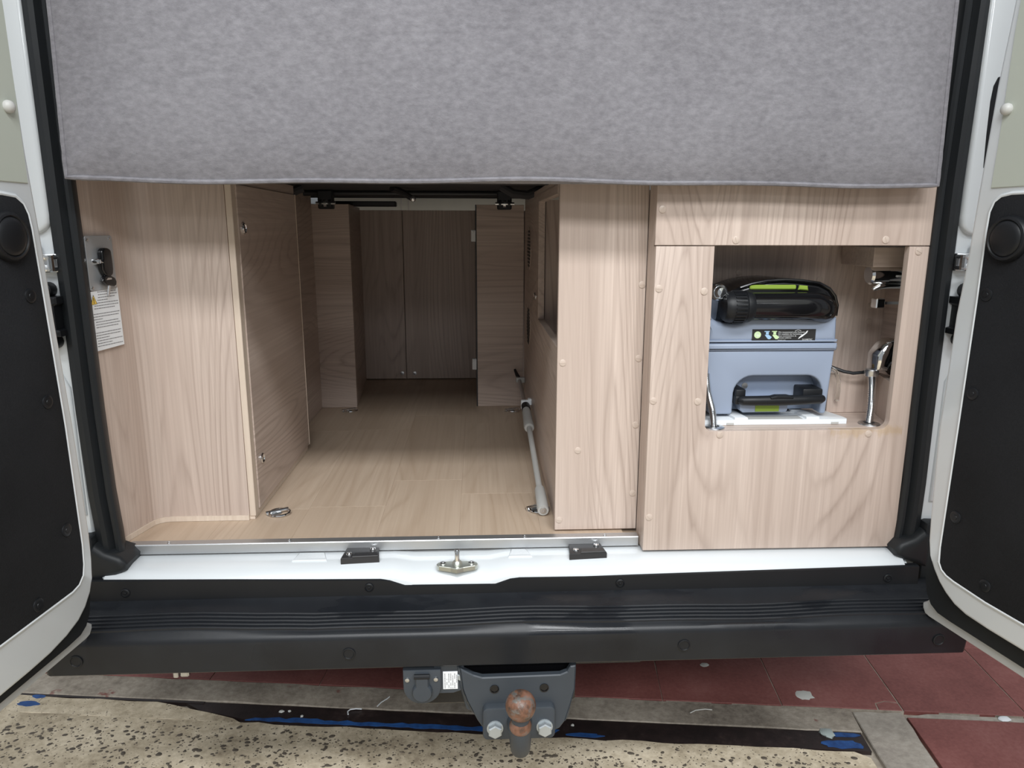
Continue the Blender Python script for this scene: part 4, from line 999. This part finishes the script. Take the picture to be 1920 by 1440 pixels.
bow = poly_clean([(.0215, 1.0850), (.0240, 1.0915), (.0300, 1.0945), (.0400, 1.0935), (.0475, 1.0890), (.0500, 1.0820), (.0485, 1.0760), (.0440, 1.0735), (.0370, 1.0755), (.0290, 1.0785)])
part('key_bow', onside(widen(MB().prism(bow, -.0135, -.0070, 'XZ', .0025, 3), .036, 1.3)), GLOSSB, ky)
part('key_bow_slot', onside(MB().prism([(.0255, 1.0865), (.0310, 1.0905), (.0400, 1.0895), (.0400, 1.0870), (.0310, 1.0868)], -.0141, -.0130, 'XZ')), STEEL, ky)
part('key_blade', onside(MB().prism([(.0340, 1.0770), (.0395, 1.0755), (.0335, 1.0600), (.0310, 1.0570), (.0290, 1.0590)], -.0115, -.0090, 'XZ', .0005)), STEEL, ky)
sk_ = thing('instruction_sticker', 'white printed sticker with yellow warning triangle under the key plate', 'sticker', (-.68, .06, 1.01))
part('paper', onside(MB().prism([(-.010, .9600), (.0705, .9625), (.0690, 1.0700), (-.0055, 1.0670)], -.0005, .0002, 'XZ')), PAPER, sk_)
tri = MB().prism([(-.0030, 1.0440), (.0120, 1.0450), (.0045, 1.0610)], -.0009, -.0004, 'XZ')
part('warning_triangle', onside(tri), YELLOW, sk_, 'yellow warning triangle')
part('triangle_outline', onside(MB().tube([(-.0030, -.0009, 1.0440), (.0120, -.0009, 1.0450), (.0045, -.0009, 1.0610)], .0005, 4, closed=True)._m(MB().box(.0040, .0052, -.0014, -.0008, 1.0495, 1.0560))._m(MB().box(.0040, .0052, -.0014, -.0008, 1.0465, 1.0482))), INK, sk_)
rows = [(.016, .064), (.017, .066), (.016, .060), (.014, .040), (.005, .066), (.005, .066), (.004, .056), None, (-.004, .067), (-.004, .064), (-.004, .022), (.004, .062), (.004, .066), (.004, .060), None,
        (-.006, .066), (-.006, .064), (-.006, .034), (.004, .068), (.003, .040), (.002, .067)]
pm = MB(); rr = random.Random(4)
for k, rw in enumerate(rows):
    if not rw: continue
    z = 1.0655 - k*.00485; s = rw[0]
    while s < rw[1]:
        wd = rr.uniform(.0022, .0070)
        pm.box(s, min(s+wd, rw[1]), -.0008, -.0004, z-.0007, z+.0007); s += wd + .0011
part('small_print', onside(pm), INKG, sk_)

# ================================================================== loose things on the load floor
pl = thing('telescopic_pole', 'light grey telescopic pole lying along the right side wall', 'pole', (.138, .5, F))
def tpp(n, a, b, ra, rb, mat, lab=None, k=16): return part(n, MB().tube([a, b], [ra, rb], k), mat, pl, lab)
A = Vector((.1365, .150, .5945)); B = Vector((.1385, .740, .6705)); D = (B-A)
def at(t): return tuple(A + D*t)
part('end_cap', MB().tube([at(-.012), at(0), at(.14), at(.155)], [.0115, .0128, .0118, .0100], 18), GREYP, pl)
part('cap_screw', MB().lathe([(.0075, 0), (.0070, .0012), (.0020, .0016), (.0016, .0006), (.0001, .0006)], 16, -D, at(-.012)), STEEL, pl)
part('shaft', MB().tube([at(.15), at(.80)], .0072, 14), GREYP, pl, 'thin grey enamelled shaft')
part('collar', MB().tube([at(.74), at(.76), at(.79), at(.93), at(.96)], [.0130, .0150, .0140, .0125, .0110], 18), GREYP, pl)
part('black_grip', MB().tube([at(.96), at(1.02)], [.0125, .0125], 16), BLACK, pl)
part('clip', MB().box(.126, .153, .758, .772, .660, .686, .002)._m(MB().box(.146, .1568, .756, .774, .672, .690, .001)), WHITEP, pl)
part('slide_bar', MB().tube([(.1380, .765, .674), (.1378, 1.065, .684)], .0062, 12), STEEL, pl)
part('end_clip', MB().box(.127, .1565, 1.050, 1.066, .676, .694, .002), GREYP, pl)
part('hook_end', MB().tube([(.1375, 1.06, .688), (.131, 1.085, .698), (.125, 1.10, .712)], [.007, .006, .004], 10), DARKM, pl)

def lashing_ring(x, y, lab, rot):
    r = thing('lashing_ring', lab, 'ring', (x, y, F), 'lashing rings in the load floor')
    c, s = math.cos(rot), math.sin(rot)
    def W(a, b, z): return (x + a*c - b*s, y + a*s + b*c, F + z)
    part('base_plate', MB().lathe([(.0175, 0), (.0170, .0016), (.0110, .0022), (.0100, .0012), (.0001, .0012)], 22, at=(x, y, F)), STEEL, r)
    part('ring', MB().tube([W(.012+.021*math.cos(R(t)), -.012+.017*math.sin(R(t)), .0050+.0016*math.sin(R(t))) for t in range(0, 360, 15)], .0027, 8, closed=True), CHROME, r)
    part('cross_bar', MB().tube([W(-.016, -.008, .0048), (W(.030, .002, .0062))], .0040, 10), CHROME, r)
lashing_ring(-.440, .186, 'chrome lashing ring in the floor near the threshold on the left', .25)
lashing_ring(.118, .186, 'chrome lashing ring in the floor beside the end of the grey pole', .1)
lashing_ring(-.440, 1.070, 'chrome lashing ring in front of the left wooden post', .3)
lashing_ring(.105, 1.055, 'chrome lashing ring in front of the right wooden post', .1)
